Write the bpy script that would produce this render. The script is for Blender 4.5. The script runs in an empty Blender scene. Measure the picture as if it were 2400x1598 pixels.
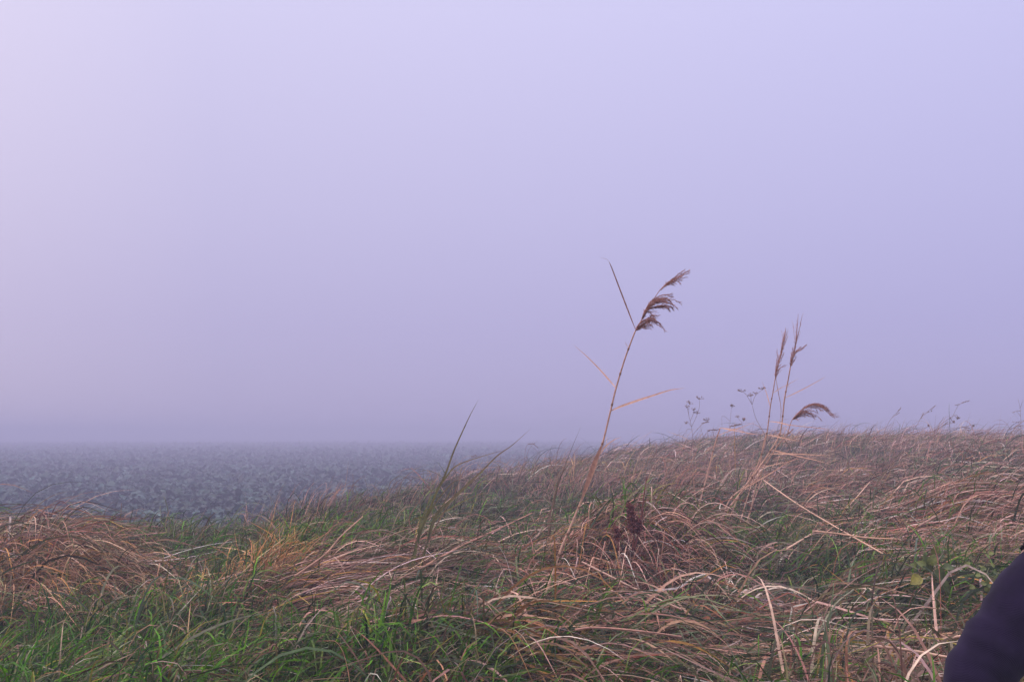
import bpy, math, random
import numpy as np

# ------------------------------------------------------------------ camera, world, sun, exposure
scene = bpy.context.scene
C = scene.collection
R = math.radians
FPX = 2000.0                      # focal length in pixels of the 2400 px wide photograph
HORIZON = 1014.0
PITCH = math.atan((HORIZON - 799.0) / FPX)

cam_d = bpy.data.cameras.new("camera")
cam_d.sensor_width = 36.0
cam_d.lens = 36.0 * FPX / 2400.0
cam_d.clip_start = 0.05
cam_d.clip_end = 3000.0
cam = bpy.data.objects.new("camera", cam_d)
C.objects.link(cam)
cam.location = (0, 0, 0)
cam.rotation_euler = (R(90) + PITCH, 0, 0)
scene.camera = cam

SUN_ELEV, SUN_AZ = R(32), R(-100)        # azimuth clockwise from +Y: low, to the left and a little behind
world = bpy.data.worlds.new("World")
scene.world = world
world.use_nodes = True
wt = world.node_tree
for n in list(wt.nodes):
    wt.nodes.remove(n)
w_out = wt.nodes.new("ShaderNodeOutputWorld")
w_bg = wt.nodes.new("ShaderNodeBackground")
w_bg.inputs["Strength"].default_value = 0.1
w_sky = wt.nodes.new("ShaderNodeTexSky")
w_sky.sky_type = 'NISHITA'
w_sky.sun_disc = False
w_sky.sun_elevation = SUN_ELEV
w_sky.sun_rotation = SUN_AZ
w_sky.air_density = 1.0
w_sky.dust_density = 2.0
w_tc = wt.nodes.new("ShaderNodeTexCoord")
w_sep = wt.nodes.new("ShaderNodeSeparateXYZ")
wt.links.new(w_tc.outputs["Generated"], w_sep.inputs[0])
# fog bank overhead: lavender, brighter with height
w_ramp = wt.nodes.new("ShaderNodeValToRGB")
cr = w_ramp.color_ramp
cr.elements[0].position = 0.0
cr.elements[0].color = (0.42, 0.385, 0.62, 1)
cr.elements[1].position = 1.0
cr.elements[1].color = (3.7, 3.3, 3.4, 1)
for p, c in ((0.12, (0.47, 0.435, 0.70, 1)), (0.25, (0.55, 0.52, 0.79, 1)), (0.45, (0.655, 0.63, 0.91, 1)), (0.52, (0.68, 0.655, 0.93, 1))):
    e = cr.elements.new(p)
    e.color = c
wt.links.new(w_sep.outputs["Z"], w_ramp.inputs["Fac"])
# last daylight towards the sun side (left)
w_map = wt.nodes.new("ShaderNodeMapRange")
w_map.inputs["From Min"].default_value = -0.62
w_map.inputs["From Max"].default_value = 0.55
w_map.inputs["To Min"].default_value = 0.0
w_map.inputs["To Max"].default_value = 1.0
wt.links.new(w_sep.outputs["X"], w_map.inputs["Value"])
w_ramp2 = wt.nodes.new("ShaderNodeValToRGB")
cr2 = w_ramp2.color_ramp
cr2.elements[0].position = 0.0
cr2.elements[0].color = (1.33, 1.26, 1.10, 1)
cr2.elements[1].position = 1.0
cr2.elements[1].color = (0.99, 1.0, 1.06, 1)
e = cr2.elements.new(0.25)
e.color = (1.10, 1.08, 1.045, 1)
wt.links.new(w_map.outputs["Result"], w_ramp2.inputs["Fac"])
w_mul = wt.nodes.new("ShaderNodeMix")
w_mul.data_type = 'RGBA'
w_mul.blend_type = 'MULTIPLY'
w_mul.clamp_result = False
w_mul.inputs["Factor"].default_value = 1.0
wt.links.new(w_ramp.outputs["Color"], w_mul.inputs[6])
wt.links.new(w_ramp2.outputs["Color"], w_mul.inputs[7])
w_scale = wt.nodes.new("ShaderNodeVectorMath")
w_scale.operation = 'SCALE'
w_scale.inputs["Scale"].default_value = 10.0
wt.links.new(w_mul.outputs[2], w_scale.inputs[0])
w_mix = wt.nodes.new("ShaderNodeMix")
w_mix.data_type = 'RGBA'
w_mix.clamp_result = False
w_mix.inputs["Factor"].default_value = 0.94
wt.links.new(w_sky.outputs["Color"], w_mix.inputs[6])
wt.links.new(w_scale.outputs["Vector"], w_mix.inputs[7])
wt.links.new(w_mix.outputs[2], w_bg.inputs["Color"])
wt.links.new(w_bg.outputs[0], w_out.inputs["Surface"])

sun_d = bpy.data.lights.new("sun", 'SUN')
sun_d.energy = 1.2
sun_d.angle = R(25)
sun_d.color = (1.0, 0.80, 0.70)
sun = bpy.data.objects.new("sun", sun_d)
C.objects.link(sun)
sun.rotation_euler = (R(90) - SUN_ELEV, 0, -SUN_AZ + R(180))

scene.view_settings.view_transform = 'Standard'
scene.view_settings.look = 'None'
scene.view_settings.exposure = 0.0
scene.view_settings.gamma = 1.0
scene.cycles.use_denoising = True
scene.cycles.volume_bounces = 2
scene.cycles.max_bounces = 8
scene.cycles.diffuse_bounces = 3
scene.cycles.transmission_bounces = 3

rng = np.random.default_rng(7)
random.seed(7)

# ------------------------------------------------------------------ pixels of the photograph <-> places
_cp, _sp = math.cos(PITCH), math.sin(PITCH)


def at(px, py, Y):
    """the point at depth Y seen at pixel (px, py) of the 2400 x 1598 photograph"""
    u, v = (px - 1200.0) / FPX, (799.0 - py) / FPX
    d = np.array([u, _cp - v * _sp, _sp + v * _cp])
    return d / d[1] * Y


def proj(x, y, z):
    f = y * _cp + z * _sp
    v = -y * _sp + z * _cp
    f = np.maximum(f, 0.05)
    return 1200.0 + FPX * x / f, 799.0 - FPX * v / f


def sstep(a, b, x):
    t = np.clip((np.asarray(x, float) - a) / (b - a), 0, 1)
    return t * t * (3 - 2 * t)


_lat = rng.random((64, 64))


def vnoise(x, y, s, o=0.0):
    """smooth value noise in 0..1 with cell size s"""
    x = np.asarray(x, float) / s + o * 17.3 + 500
    y = np.asarray(y, float) / s + o * 9.1 + 500
    ix, iy = np.floor(x).astype(int), np.floor(y).astype(int)
    fx, fy = x - ix, y - iy
    fx, fy = fx * fx * (3 - 2 * fx), fy * fy * (3 - 2 * fy)
    g = lambda i, j: _lat[i % 64, j % 64]
    return (g(ix, iy) * (1 - fx) + g(ix + 1, iy) * fx) * (1 - fy) + (g(ix, iy + 1) * (1 - fx) + g(ix + 1, iy + 1) * fx) * fy


MOUNDS = [(-3.95, 7.1, 0.9, 0.32), (-2.4, 6.3, 0.5, -0.22), (-2.75, 5.5, 0.42, -0.14), (-1.35, 6.9, 0.9, 0.16), (0.66, 5.95, 0.40, -0.42), (1.0, 6.95, 0.62, 0.38),
          (1.95, 6.0, 0.5, -0.28), (2.6, 7.0, 0.6, 0.10), (3.96, 7.5, 0.8, 0.22), (3.2, 6.2, 0.4, -0.12), (-1.3, 5.3, 0.35, -0.12), (1.5, 4.9, 0.4, -0.12),
          (-0.3, 5.2, 0.4, -0.10), (4.8, 9.5, 0.7, 0.16), (-1.4, 12.2, 1.0, 0.12), (2.0, 13.5, 1.0, 0.12)]
HOLLOWS = [m_ for m_ in MOUNDS if m_[3] < -0.1]
FIELD_Z = -2.85


def edge_dist(x, y):
    """metres from the field's edge, positive on the bank"""
    return (x + 6.0) * 0.84 - (y - 10.0) * 0.545 + 0.7 * (vnoise(x, y, 4.0, 3) - 0.5) - 2.4 * sstep(-0.8, -4.6, x)


def height(x, y):
    x = np.asarray(x, float)
    y = np.asarray(y, float)
    yc = np.clip(y, 0, 60)
    xp = np.clip(x, 0, 60)
    xn = np.clip(x, -12, 0)
    z = -1.30 + 0.018 * yc + xp * (0.031 + 0.0021 * np.minimum(yc, 26)) + 0.012 * xn
    top = -0.36
    k = 0.22
    hmix = np.clip(0.5 + 0.5 * (top - z) / k, 0, 1)
    z = top * (1 - hmix) + z * hmix - k * hmix * (1 - hmix)
    dist = np.hypot(x, y)
    amp = np.clip(1.2 - dist / 90.0, 0.25, 1)
    z = z + amp * (0.30 * (vnoise(x, y, 1.5, 1) - 0.5) + 0.20 * (vnoise(x, y, 0.6, 2) - 0.5) + 0.12 * (vnoise(x, y, 4.5, 5) - 0.5))
    for mx, my, mr, mh in MOUNDS:
        z = z + mh * np.exp(-((x - mx) ** 2 + (y - my) ** 2) / (mr * mr))
    w = sstep(-4.2, 0.6, edge_dist(x, y))
    zf = FIELD_Z + 0.10 * (vnoise(x, y, 1.1, 6) - 0.5) + 0.12 * (vnoise(x, y, 9, 7) - 0.5) + 0.02 * (vnoise(x, y, 0.35, 8) - 0.5)
    return z * w + zf * (1 - w)


def hit(px, py, lift=0.12):
    """where the sight line through a pixel meets the grass top"""
    for Y in np.arange(2.0, 60, 0.05):
        p = at(px, py, Y)
        if p[2] <= height(p[0], p[1]) + lift:
            return p
    return p


# ------------------------------------------------------------------ mesh and object helpers
def build_mesh(name, V, F, col=None, mat=None, smooth=True):
    """V (n,3), F (m,4) or list of polygons -> mesh with an optional per-vertex colour"""
    me = bpy.data.meshes.new(name)
    V = np.ascontiguousarray(V, dtype=np.float32)
    if isinstance(F, np.ndarray):
        me.vertices.add(len(V))
        me.vertices.foreach_set("co", V.ravel())
        m, k = F.shape
        me.loops.add(m * k)
        me.loops.foreach_set("vertex_index", np.ascontiguousarray(F, dtype=np.int32).ravel())
        me.polygons.add(m)
        me.polygons.foreach_set("loop_start", np.arange(0, m * k, k, dtype=np.int32))
        me.polygons.foreach_set("loop_total", np.full(m, k, dtype=np.int32))
        me.update(calc_edges=True)
    else:
        me.from_pydata([tuple(v) for v in V], [], F)
    if smooth:
        me.polygons.foreach_set("use_smooth", np.ones(len(me.polygons), dtype=bool))
    if col is not None:
        a = me.attributes.new("tint", 'FLOAT_COLOR', 'POINT')
        cc = np.ones((len(V), 4), dtype=np.float32)
        cc[:, :3] = col
        a.data.foreach_set("color", cc.ravel())
    if mat:
        me.materials.append(mat)
    me.update()
    return me


def tag(o, label=None, cat=None, group=None, kind=None):
    if label:
        o["label"] = label
    if cat:
        o["category"] = cat
    if group:
        o["group"] = group
    if kind:
        o["kind"] = kind
    return o


def link(name, me, parent=None):
    o = bpy.data.objects.new(name, me)
    C.objects.link(o)
    if parent:
        o.parent = parent
    return o


def thing(name, loc, label, cat, group=None):
    o = bpy.data.objects.new(name, None)
    o.empty_display_size = 0.1
    C.objects.link(o)
    o.location = tuple(loc)
    return tag(o, label, cat, group)


class Geo:
    """collects tubes, ribbons and lens-shaped bits, then links them as ONE mesh object"""

    def __init__(self):
        self.V, self.F, self.K, self.n = [], [], [], 0

    def add(self, V, F, col):
        V = np.asarray(V, float)
        self.V.append(V)
        self.F += [tuple(int(i) + self.n for i in f) for f in F]
        col = np.asarray(col, float)
        self.K.append(np.broadcast_to(col, (len(V), 3)) if col.ndim == 1 else col)
        self.n += len(V)

    def tube(self, pts, r0, r1, c0, c1=None, n=6):
        pts = smooth_line(pts)
        m = len(pts)
        V, K = [], []
        c0 = np.asarray(c0, float)
        c1 = c0 if c1 is None else np.asarray(c1, float)
        for i in range(m):
            t = pts[min(i + 1, m - 1)] - pts[max(i - 1, 0)]
            t /= np.linalg.norm(t) + 1e-9
            a = np.cross(t, (0.13, 0.95, 0.2))
            a /= np.linalg.norm(a) + 1e-9
            b = np.cross(t, a)
            s = i / (m - 1)
            r = r0 + (r1 - r0) * s
            for j in range(n):
                th = 2 * math.pi * j / n
                V.append(pts[i] + r * (a * math.cos(th) + b * math.sin(th)))
                K.append(c0 + (c1 - c0) * s)
        F = [(i * n + j, i * n + (j + 1) % n, (i + 1) * n + (j + 1) % n, (i + 1) * n + j) for i in range(m - 1) for j in range(n)]
        F += [tuple(range(n - 1, -1, -1)), tuple((m - 1) * n + j for j in range(n))]
        self.add(V, F, np.array(K))

    def ribbon(self, pts, w, c0, c1=None, face=(0, -1, 0.35), fold=0.25, twist=0.0, profile=None, sub=6):
        pts = smooth_line(pts, sub)
        m = len(pts)
        c0 = np.asarray(c0, float)
        c1 = c0 if c1 is None else np.asarray(c1, float)
        V, K = [], []
        face = np.asarray(face, float)
        for i in range(m):
            t = pts[min(i + 1, m - 1)] - pts[max(i - 1, 0)]
            t /= np.linalg.norm(t) + 1e-9
            s = np.cross(t, face)
            s /= np.linalg.norm(s) + 1e-9
            nn = np.cross(s, t)
            u = i / (m - 1)
            a = twist * u
            s2 = s * math.cos(a) + nn * math.sin(a)
            n2 = -s * math.sin(a) + nn * math.cos(a)
            ww = w * (profile(u) if profile else max(0.03, min(1.0, 0.45 + 2.2 * u) * (1 - u ** 2.2) ** 0.9))
            V += [pts[i] - s2 * ww * 0.5, pts[i] - n2 * ww * fold, pts[i] + s2 * ww * 0.5]
            K += [c0 + (c1 - c0) * u] * 3
        F = []
        for i in range(m - 1):
            a = i * 3
            F += [(a, a + 1, a + 4, a + 3), (a + 1, a + 2, a + 5, a + 4)]
        self.add(V, F, np.array(K))

    def lens(self, p, d, L, w, col):
        """a small pointed husk: octahedron stretched along d"""
        d = np.asarray(d, float)
        d = d / (np.linalg.norm(d) + 1e-9)
        a = np.cross(d, (0.3, 0.8, 0.5))
        a /= np.linalg.norm(a) + 1e-9
        b = np.cross(d, a)
        p = np.asarray(p, float)
        mid = p + d * L * 0.4
        V = [p, mid + a * w, mid + b * w, mid - a * w, mid - b * w, p + d * L]
        F = [(0, 2, 1), (0, 3, 2), (0, 4, 3), (0, 1, 4), (5, 1, 2), (5, 2, 3), (5, 3, 4), (5, 4, 1)]
        self.add(V, F, col)

    def leaf(self, p, d, L, W, col, up=(0, 0, 1), droop=0.5, serr=0.0):
        """a broad pointed leaf with a folded midrib"""
        p = np.asarray(p, float)
        d = np.asarray(d, float)
        d = d / np.linalg.norm(d)
        up = np.asarray(up, float)
        s = np.cross(d, up)
        s /= np.linalg.norm(s) + 1e-9
        nrm = np.cross(s, d)
        m = 9
        V = []
        for i in range(m + 1):
            u = i / m
            c = p + d * L * (math.sin(u * droop) / max(droop, 1e-3)) - nrm * L * (1 - math.cos(u * droop)) / max(droop, 1e-3)
            w = W * 0.5 * (math.sin(math.pi * min(1, u ** 0.75)) ** 0.85 + 0.02) * (1 + serr * (1 if i % 2 else -1))
            V += [c - s * w + nrm * w * 0.35, c, c + s * w + nrm * w * 0.35]
        F = []
        for i in range(m):
            a = i * 3
            F += [(a, a + 1, a + 4, a + 3), (a + 1, a + 2, a + 5, a + 4)]
        self.add(V, F, col)

    def obj(self, name, mat, parent=None, origin=None):
        V = np.concatenate(self.V)
        if origin is not None:
            V = V - np.asarray(origin, float)
        return link(name, build_mesh(name, V, self.F, np.concatenate(self.K), mat), parent)


def smooth_line(pts, sub=5):
    """Catmull-Rom through the given points"""
    P = np.asarray(pts, float)
    if len(P) == 2:
        return np.array([P[0] + (P[1] - P[0]) * t for t in np.linspace(0, 1, sub + 2)])
    Q = np.vstack([2 * P[0] - P[1], P, 2 * P[-1] - P[-2]])
    out = []
    for i in range(1, len(Q) - 2):
        for t in np.linspace(0, 1, sub, endpoint=False):
            a, b, c, d = Q[i - 1], Q[i], Q[i + 1], Q[i + 2]
            out.append(0.5 * (2 * b + (c - a) * t + (2 * a - 5 * b + 4 * c - d) * t * t + (3 * b - a - 3 * c + d) * t ** 3))
    out.append(P[-1])
    return np.array(out)


# ------------------------------------------------------------------ materials
def new_mat(name):
    m = bpy.data.materials.new(name)
    m.use_nodes = True
    nt = m.node_tree
    for n in list(nt.nodes):
        nt.nodes.remove(n)
    out = nt.nodes.new("ShaderNodeOutputMaterial")
    return m, nt, out


def plant_material(name, rough=0.5, spec=0.35, trans=0.3, var=0.35, scale=30.0):
    """per-blade tint from the mesh, broken up by fine noise, partly translucent"""
    m, nt, out = new_mat(name)
    at_ = nt.nodes.new("ShaderNodeAttribute")
    at_.attribute_name = "tint"
    nz = nt.nodes.new("ShaderNodeTexNoise")
    nz.inputs["Scale"].default_value = scale
    nz.inputs["Detail"].default_value = 3
    tc = nt.nodes.new("ShaderNodeTexCoord")
    nt.links.new(tc.outputs["Object"], nz.inputs["Vector"])
    mr = nt.nodes.new("ShaderNodeMapRange")
    mr.inputs["From Min"].default_value = 0.3
    mr.inputs["From Max"].default_value = 0.7
    mr.inputs["To Min"].default_value = 1 - var
    mr.inputs["To Max"].default_value = 1 + var * 0.6
    nt.links.new(nz.outputs["Fac"], mr.inputs["Value"])
    mul = nt.nodes.new("ShaderNodeVectorMath")
    mul.operation = 'SCALE'
    nt.links.new(at_.outputs["Color"], mul.inputs[0])
    nt.links.new(mr.outputs["Result"], mul.inputs["Scale"])
    p = nt.nodes.new("ShaderNodeBsdfPrincipled")
    p.inputs["Roughness"].default_value = rough
    p.inputs["Specular IOR Level"].default_value = spec
    nt.links.new(mul.outputs["Vector"], p.inputs["Base Color"])
    tr = nt.nodes.new("ShaderNodeBsdfTranslucent")
    nt.links.new(mul.outputs["Vector"], tr.inputs["Color"])
    mx = nt.nodes.new("ShaderNodeMixShader")
    mx.inputs[0].default_value = trans
    nt.links.new(p.outputs[0], mx.inputs[1])
    nt.links.new(tr.outputs[0], mx.inputs[2])
    nt.links.new(mx.outputs[0], out.inputs["Surface"])
    return m


def ground_material():
    m, nt, out = new_mat("soil_and_thatch")
    geo = nt.nodes.new("ShaderNodeNewGeometry")
    n1 = nt.nodes.new("ShaderNodeTexNoise")
    n1.inputs["Scale"].default_value = 3.0
    n1.inputs["Detail"].default_value = 8
    n2 = nt.nodes.new("ShaderNodeTexNoise")
    n2.inputs["Scale"].default_value = 45.0
    n2.inputs["Detail"].default_value = 4
    nt.links.new(geo.outputs["Position"], n1.inputs["Vector"])
    nt.links.new(geo.outputs["Position"], n2.inputs["Vector"])
    cr = nt.nodes.new("ShaderNodeValToRGB")
    cr.color_ramp.elements[0].position = 0.35
    cr.color_ramp.elements[0].color = (0.016, 0.012, 0.008, 1)
    cr.color_ramp.elements[1].position = 0.68
    cr.color_ramp.elements[1].color = (0.045, 0.036, 0.02, 1)
    e = cr.color_ramp.elements.new(0.5)
    e.color = (0.02, 0.024, 0.010, 1)
    nt.links.new(n1.outputs["Fac"], cr.inputs["Fac"])
    p = nt.nodes.new("ShaderNodeBsdfPrincipled")
    p.inputs["Roughness"].default_value = 0.9
    p.inputs["Specular IOR Level"].default_value = 0.1
    bmp = nt.nodes.new("ShaderNodeBump")
    bmp.inputs["Strength"].default_value = 0.8
    bmp.inputs["Distance"].default_value = 0.03
    nt.links.new(n2.outputs["Fac"], bmp.inputs["Height"])
    nt.links.new(cr.outputs["Color"], p.inputs["Base Color"])
    nt.links.new(bmp.outputs["Normal"], p.inputs["Normal"])
    nt.links.new(p.outputs[0], out.inputs["Surface"])
    return m


def cloth_material(name, c0, c1, scale=900.0, sheen=0.3):
    m, nt, out = new_mat(name)
    tc = nt.nodes.new("ShaderNodeTexCoord")
    wv = nt.nodes.new("ShaderNodeTexWave")
    wv.inputs["Scale"].default_value = scale * 0.12
    wv.inputs["Distortion"].default_value = 2.0
    wv.bands_direction = 'DIAGONAL'
    nz = nt.nodes.new("ShaderNodeTexNoise")
    nz.inputs["Scale"].default_value = 14.0
    nz.inputs["Detail"].default_value = 8
    nt.links.new(tc.outputs["Object"], wv.inputs["Vector"])
    nt.links.new(tc.outputs["Object"], nz.inputs["Vector"])
    cr = nt.nodes.new("ShaderNodeValToRGB")
    cr.color_ramp.elements[0].position = 0.3
    cr.color_ramp.elements[0].color = (*c0, 1)
    cr.color_ramp.elements[1].position = 0.72
    cr.color_ramp.elements[1].color = (*c1, 1)
    nt.links.new(nz.outputs["Fac"], cr.inputs["Fac"])
    p = nt.nodes.new("ShaderNodeBsdfPrincipled")
    p.inputs["Roughness"].default_value = 0.85
    p.inputs["Specular IOR Level"].default_value = 0.03
    p.inputs["Sheen Weight"].default_value = sheen
    p.inputs["Sheen Roughness"].default_value = 0.5
    bmp = nt.nodes.new("ShaderNodeBump")
    bmp.inputs["Strength"].default_value = 0.25
    bmp.inputs["Distance"].default_value = 0.002
    nt.links.new(wv.outputs["Fac"], bmp.inputs["Height"])
    nt.links.new(cr.outputs["Color"], p.inputs["Base Color"])
    nt.links.new(bmp.outputs["Normal"], p.inputs["Normal"])
    nt.links.new(p.outputs[0], out.inputs["Surface"])
    return m


def plain_material(name, col, rough=0.6, spec=0.3, sss=0.0):
    m, nt, out = new_mat(name)
    nz = nt.nodes.new("ShaderNodeTexNoise")
    nz.inputs["Scale"].default_value = 22.0
    nz.inputs["Detail"].default_value = 5
    tc = nt.nodes.new("ShaderNodeTexCoord")
    nt.links.new(tc.outputs["Object"], nz.inputs["Vector"])
    cr = nt.nodes.new("ShaderNodeValToRGB")
    cr.color_ramp.elements[0].color = tuple(c * 0.8 for c in col) + (1,)
    cr.color_ramp.elements[1].color = tuple(min(1, c * 1.15) for c in col) + (1,)
    nt.links.new(nz.outputs["Fac"], cr.inputs["Fac"])
    p = nt.nodes.new("ShaderNodeBsdfPrincipled")
    p.inputs["Roughness"].default_value = rough
    p.inputs["Specular IOR Level"].default_value = spec
    p.inputs["Subsurface Weight"].default_value = sss
    p.inputs["Subsurface Scale"].default_value = 0.01
    nt.links.new(cr.outputs["Color"], p.inputs["Base Color"])
    nt.links.new(p.outputs[0], out.inputs["Surface"])
    return m


M_GRASS = plant_material("grass_blades", 0.4, 0.13, 0.3)
M_STRAW = plant_material("dry_blades", 0.5, 0.18, 0.22)
M_CROP = plant_material("waxy_leaves", 0.42, 0.22, 0.12, 0.4, 18)
M_REED = plant_material("reed_straw", 0.55, 0.12, 0.2, 0.3, 40)
M_LEAF = plant_material("broad_leaf", 0.5, 0.35, 0.25, 0.45, 60)
M_GROUND = ground_material()

# ------------------------------------------------------------------ ground, one sheet to the horizon
gx = np.sinh(np.linspace(-1, 1, 341) * 7.6) / math.sinh(7.6) * 600
gx = gx + 0.0
gy = np.sinh(np.linspace(-1, 1, 381) * 7.2) / math.sinh(7.2) * 600 + 4.0
X, Yg = np.meshgrid(gx, gy)
Z = height(X, Yg)
nx, ny = len(gx), len(gy)
idx = np.arange(nx * ny).reshape(ny, nx)
Fq = np.stack([idx[:-1, :-1], idx[:-1, 1:], idx[1:, 1:], idx[1:, :-1]], -1).reshape(-1, 4)
ground = link("ground", build_mesh("ground", np.stack([X, Yg, Z], -1).reshape(-1, 3), Fq, None, M_GROUND))
tag(ground, "rough dark ground of the grassy bank falling to the crop field", "ground", kind="structure")


# ------------------------------------------------------------------ grass blades
def blades(root, az, e0, e1, L, W, c0, c1, k, s, curl, roll, twist, lift, nseg=7, fold=0.0, clamp=True, broad=False):
    """curved tapering blades: returns vertices, quads and per-vertex tint"""
    N = len(root)
    t = (np.arange(nseg) + 0.5) / nseg
    q = np.clip((t[None] - (k - s)[:, None]) / (2 * s)[:, None], 0, 1)
    q = q * q * (3 - 2 * q)
    e = e0[:, None] + (e1 - e0)[:, None] * q
    a = az[:, None] + curl[:, None] * t[None] ** 1.3
    d = np.stack([np.cos(e) * np.cos(a), np.cos(e) * np.sin(a), np.sin(e)], -1)
    P = np.empty((N, nseg + 1, 3))
    P[:, 0] = root
    P[:, 1:] = root[:, None] + np.cumsum(d * (L / nseg)[:, None, None], 1)
    if clamp:
        floor = height(P[:, 1:, 0], P[:, 1:, 1]) + lift[:, None] * np.minimum(1.0, np.arange(1, nseg + 1) / 3.0)[None]
        P[:, 1:, 2] = np.maximum(P[:, 1:, 2], floor)
    T = np.empty_like(P)
    T[:, 1:-1] = P[:, 2:] - P[:, :-2]
    T[:, 0] = P[:, 1] - P[:, 0]
    T[:, -1] = P[:, -1] - P[:, -2]
    T /= np.linalg.norm(T, axis=-1, keepdims=True) + 1e-9
    side = np.stack([-T[..., 1], T[..., 0], np.zeros_like(T[..., 0])], -1)
    side += 1e-4
    side /= np.linalg.norm(side, axis=-1, keepdims=True)
    nrm = np.cross(T, side)
    u = np.linspace(0, 1, nseg + 1)
    ra = roll[:, None] + twist[:, None] * u[None]
    S = side * np.cos(ra)[..., None] + nrm * np.sin(ra)[..., None]
    prof = np.minimum(1.0, 0.5 + 2.0 * u) * (1 - u ** 2.4) ** 0.85
    if broad:
        prof = np.sin(np.pi * np.clip(u, 0.03, 0.985) ** 0.85) ** 0.8
    prof[-1] = 0.04
    w = (W[:, None] * prof[None] * 0.5)[..., None]
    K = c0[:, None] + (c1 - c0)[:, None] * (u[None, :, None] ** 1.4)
    if fold > 0:
        Nn = np.cross(S, T)
        V = np.stack([P - S * w, P + Nn * w * fold * 2, P + S * w], 2)
        m = 3
    else:
        V = np.stack([P - S * w, P + S * w], 2)
        m = 2
    K = np.repeat(K[:, :, None], m, 2)
    per = (nseg + 1) * m
    base = (np.arange(N) * per)[:, None, None]
    i = np.arange(nseg)[None, :, None] * m
    j = np.arange(m - 1)[None, None, :]
    b = base + i + j
    F = np.stack([b, b + 1, b + m + 1, b + m], -1).reshape(-1, 4)
    return V.reshape(-1, 3), F, K.reshape(-1, 3)


def merge(parts):
    V, F, K, n = [], [], [], 0
    for v, f, k in parts:
        V.append(v)
        F.append(f + n)
        K.append(k)
        n += len(v)
    return np.concatenate(V), np.concatenate(F), np.concatenate(K)


def U(a, b, n):
    return rng.uniform(a, b, n)


def pick(pal, n, jit=0.18):
    """n tints drawn from a palette of (weight, rgb)"""
    w = np.array([p[0] for p in pal], float)
    c = np.array([p[1] for p in pal], float)
    i = rng.choice(len(pal), n, p=w / w.sum())
    out = c[i] * np.exp(1.7 * jit * rng.standard_normal((n, 1)) - 0.04) * (1 + 0.06 * rng.standard_normal((n, 3)))
    return np.clip(out, 0.008, 0.8)


def scatter(n, y0, y1, power, margin=1.0):
    """points over the view wedge, denser near the camera"""
    u = rng.random(n)
    a = 2.0 - power
    y = (y0 ** a + u * (y1 ** a - y0 ** a)) ** (1 / a)
    x = U(-1, 1, n) * (0.72 * y + margin + 0.4)
    return x, y


def gauss(px, py, cx, cy, sx, sy):
    return np.exp(-((px - cx) / sx) ** 2 - ((py - cy) / sy) ** 2)


def green_weight(x, y, z):
    px, py = proj(x, y, z + 0.1)
    g = 0.17 + 0.34 * sstep(0.50, 0.78, vnoise(x, y, 0.9, 11)) + 0.26 * sstep(0.45, 0.8, vnoise(x, y, 2.4, 12))
    g = g + 1.1 * np.exp(-(np.clip(px - 250, 0, None) / 520) ** 2) * sstep(1415, 1490, py)
    g = g + 0.52 * gauss(px, py, 950, 1560, 430, 130)
    g = g + 0.5 * gauss(px, py, 1500, 1620, 300, 70)
    g = g + 1.7 * gauss(px, py, 455, 1320, 150, 110)
    g = g + 1.1 * gauss(px, py, 620, 1212, 560, 55)
    g = g + 0.35 * gauss(px, py, 1250, 1180, 350, 60)
    g = g + 0.5 * gauss(px, py, 2010, 1235, 150, 30) + 0.5 * gauss(px, py, 2330, 1380, 90, 90) + 0.4 * gauss(px, py, 2150, 1350, 80, 60)
    g = g + 0.3 * gauss(px, py, 1850, 1290, 500, 60)
    g = g - 0.5 * gauss(px, py, 110, 1340, 210, 80) - 0.35 * gauss(px, py, 1800, 1540, 450, 60) - 0.4 * gauss(px, py, 840, 1350, 200, 50)
    return np.clip(g, 0.04, 1.0)


STRAW = [(3.5, (0.42, 0.235, 0.175)), (3.0, (0.22, 0.108, 0.074)), (2.8, (0.60, 0.385, 0.315)), (3.0, (0.07, 0.033, 0.024)),
         (1.0, (0.68, 0.52, 0.47)), (1.4, (0.31, 0.115, 0.078)), (2.4, (0.10, 0.090, 0.038)), (0.7, (0.46, 0.24, 0.06))]
GREEN = [(3, (0.038, 0.125, 0.004)), (3, (0.060, 0.155, 0.008)), (2.4, (0.014, 0.050, 0.004)), (1.2, (0.12, 0.18, 0.04)),
         (1.8, (0.085, 0.22, 0.005)), (0.8, (0.18, 0.17, 0.025))]
GREY = [(3, (0.060, 0.085, 0.030)), (2.8, (0.14, 0.155, 0.085)), (3, (0.028, 0.045, 0.016))]


def in_hollow(x, y):
    h = np.zeros(len(x))
    for mx, my, mr, mh in HOLLOWS:
        h = np.maximum(h, np.exp(-((x - mx) ** 2 + (y - my) ** 2) / (0.7 * mr * mr)))
    return h


def wind(x, y):
    """direction in which the lodged grass lies: to the right, swirling a little"""
    return R(8) + R(110) * (vnoise(x, y, 1.9, 21) - 0.5) + R(90) * (vnoise(x, y, 0.6, 22) - 0.5)


def on_bank(x, y, lim=-1.9):
    d = edge_dist(x, y)
    return rng.random(len(x)) < sstep(lim - 0.6, lim + 0.8, d)


parts_green, parts_dry = [], []

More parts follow.
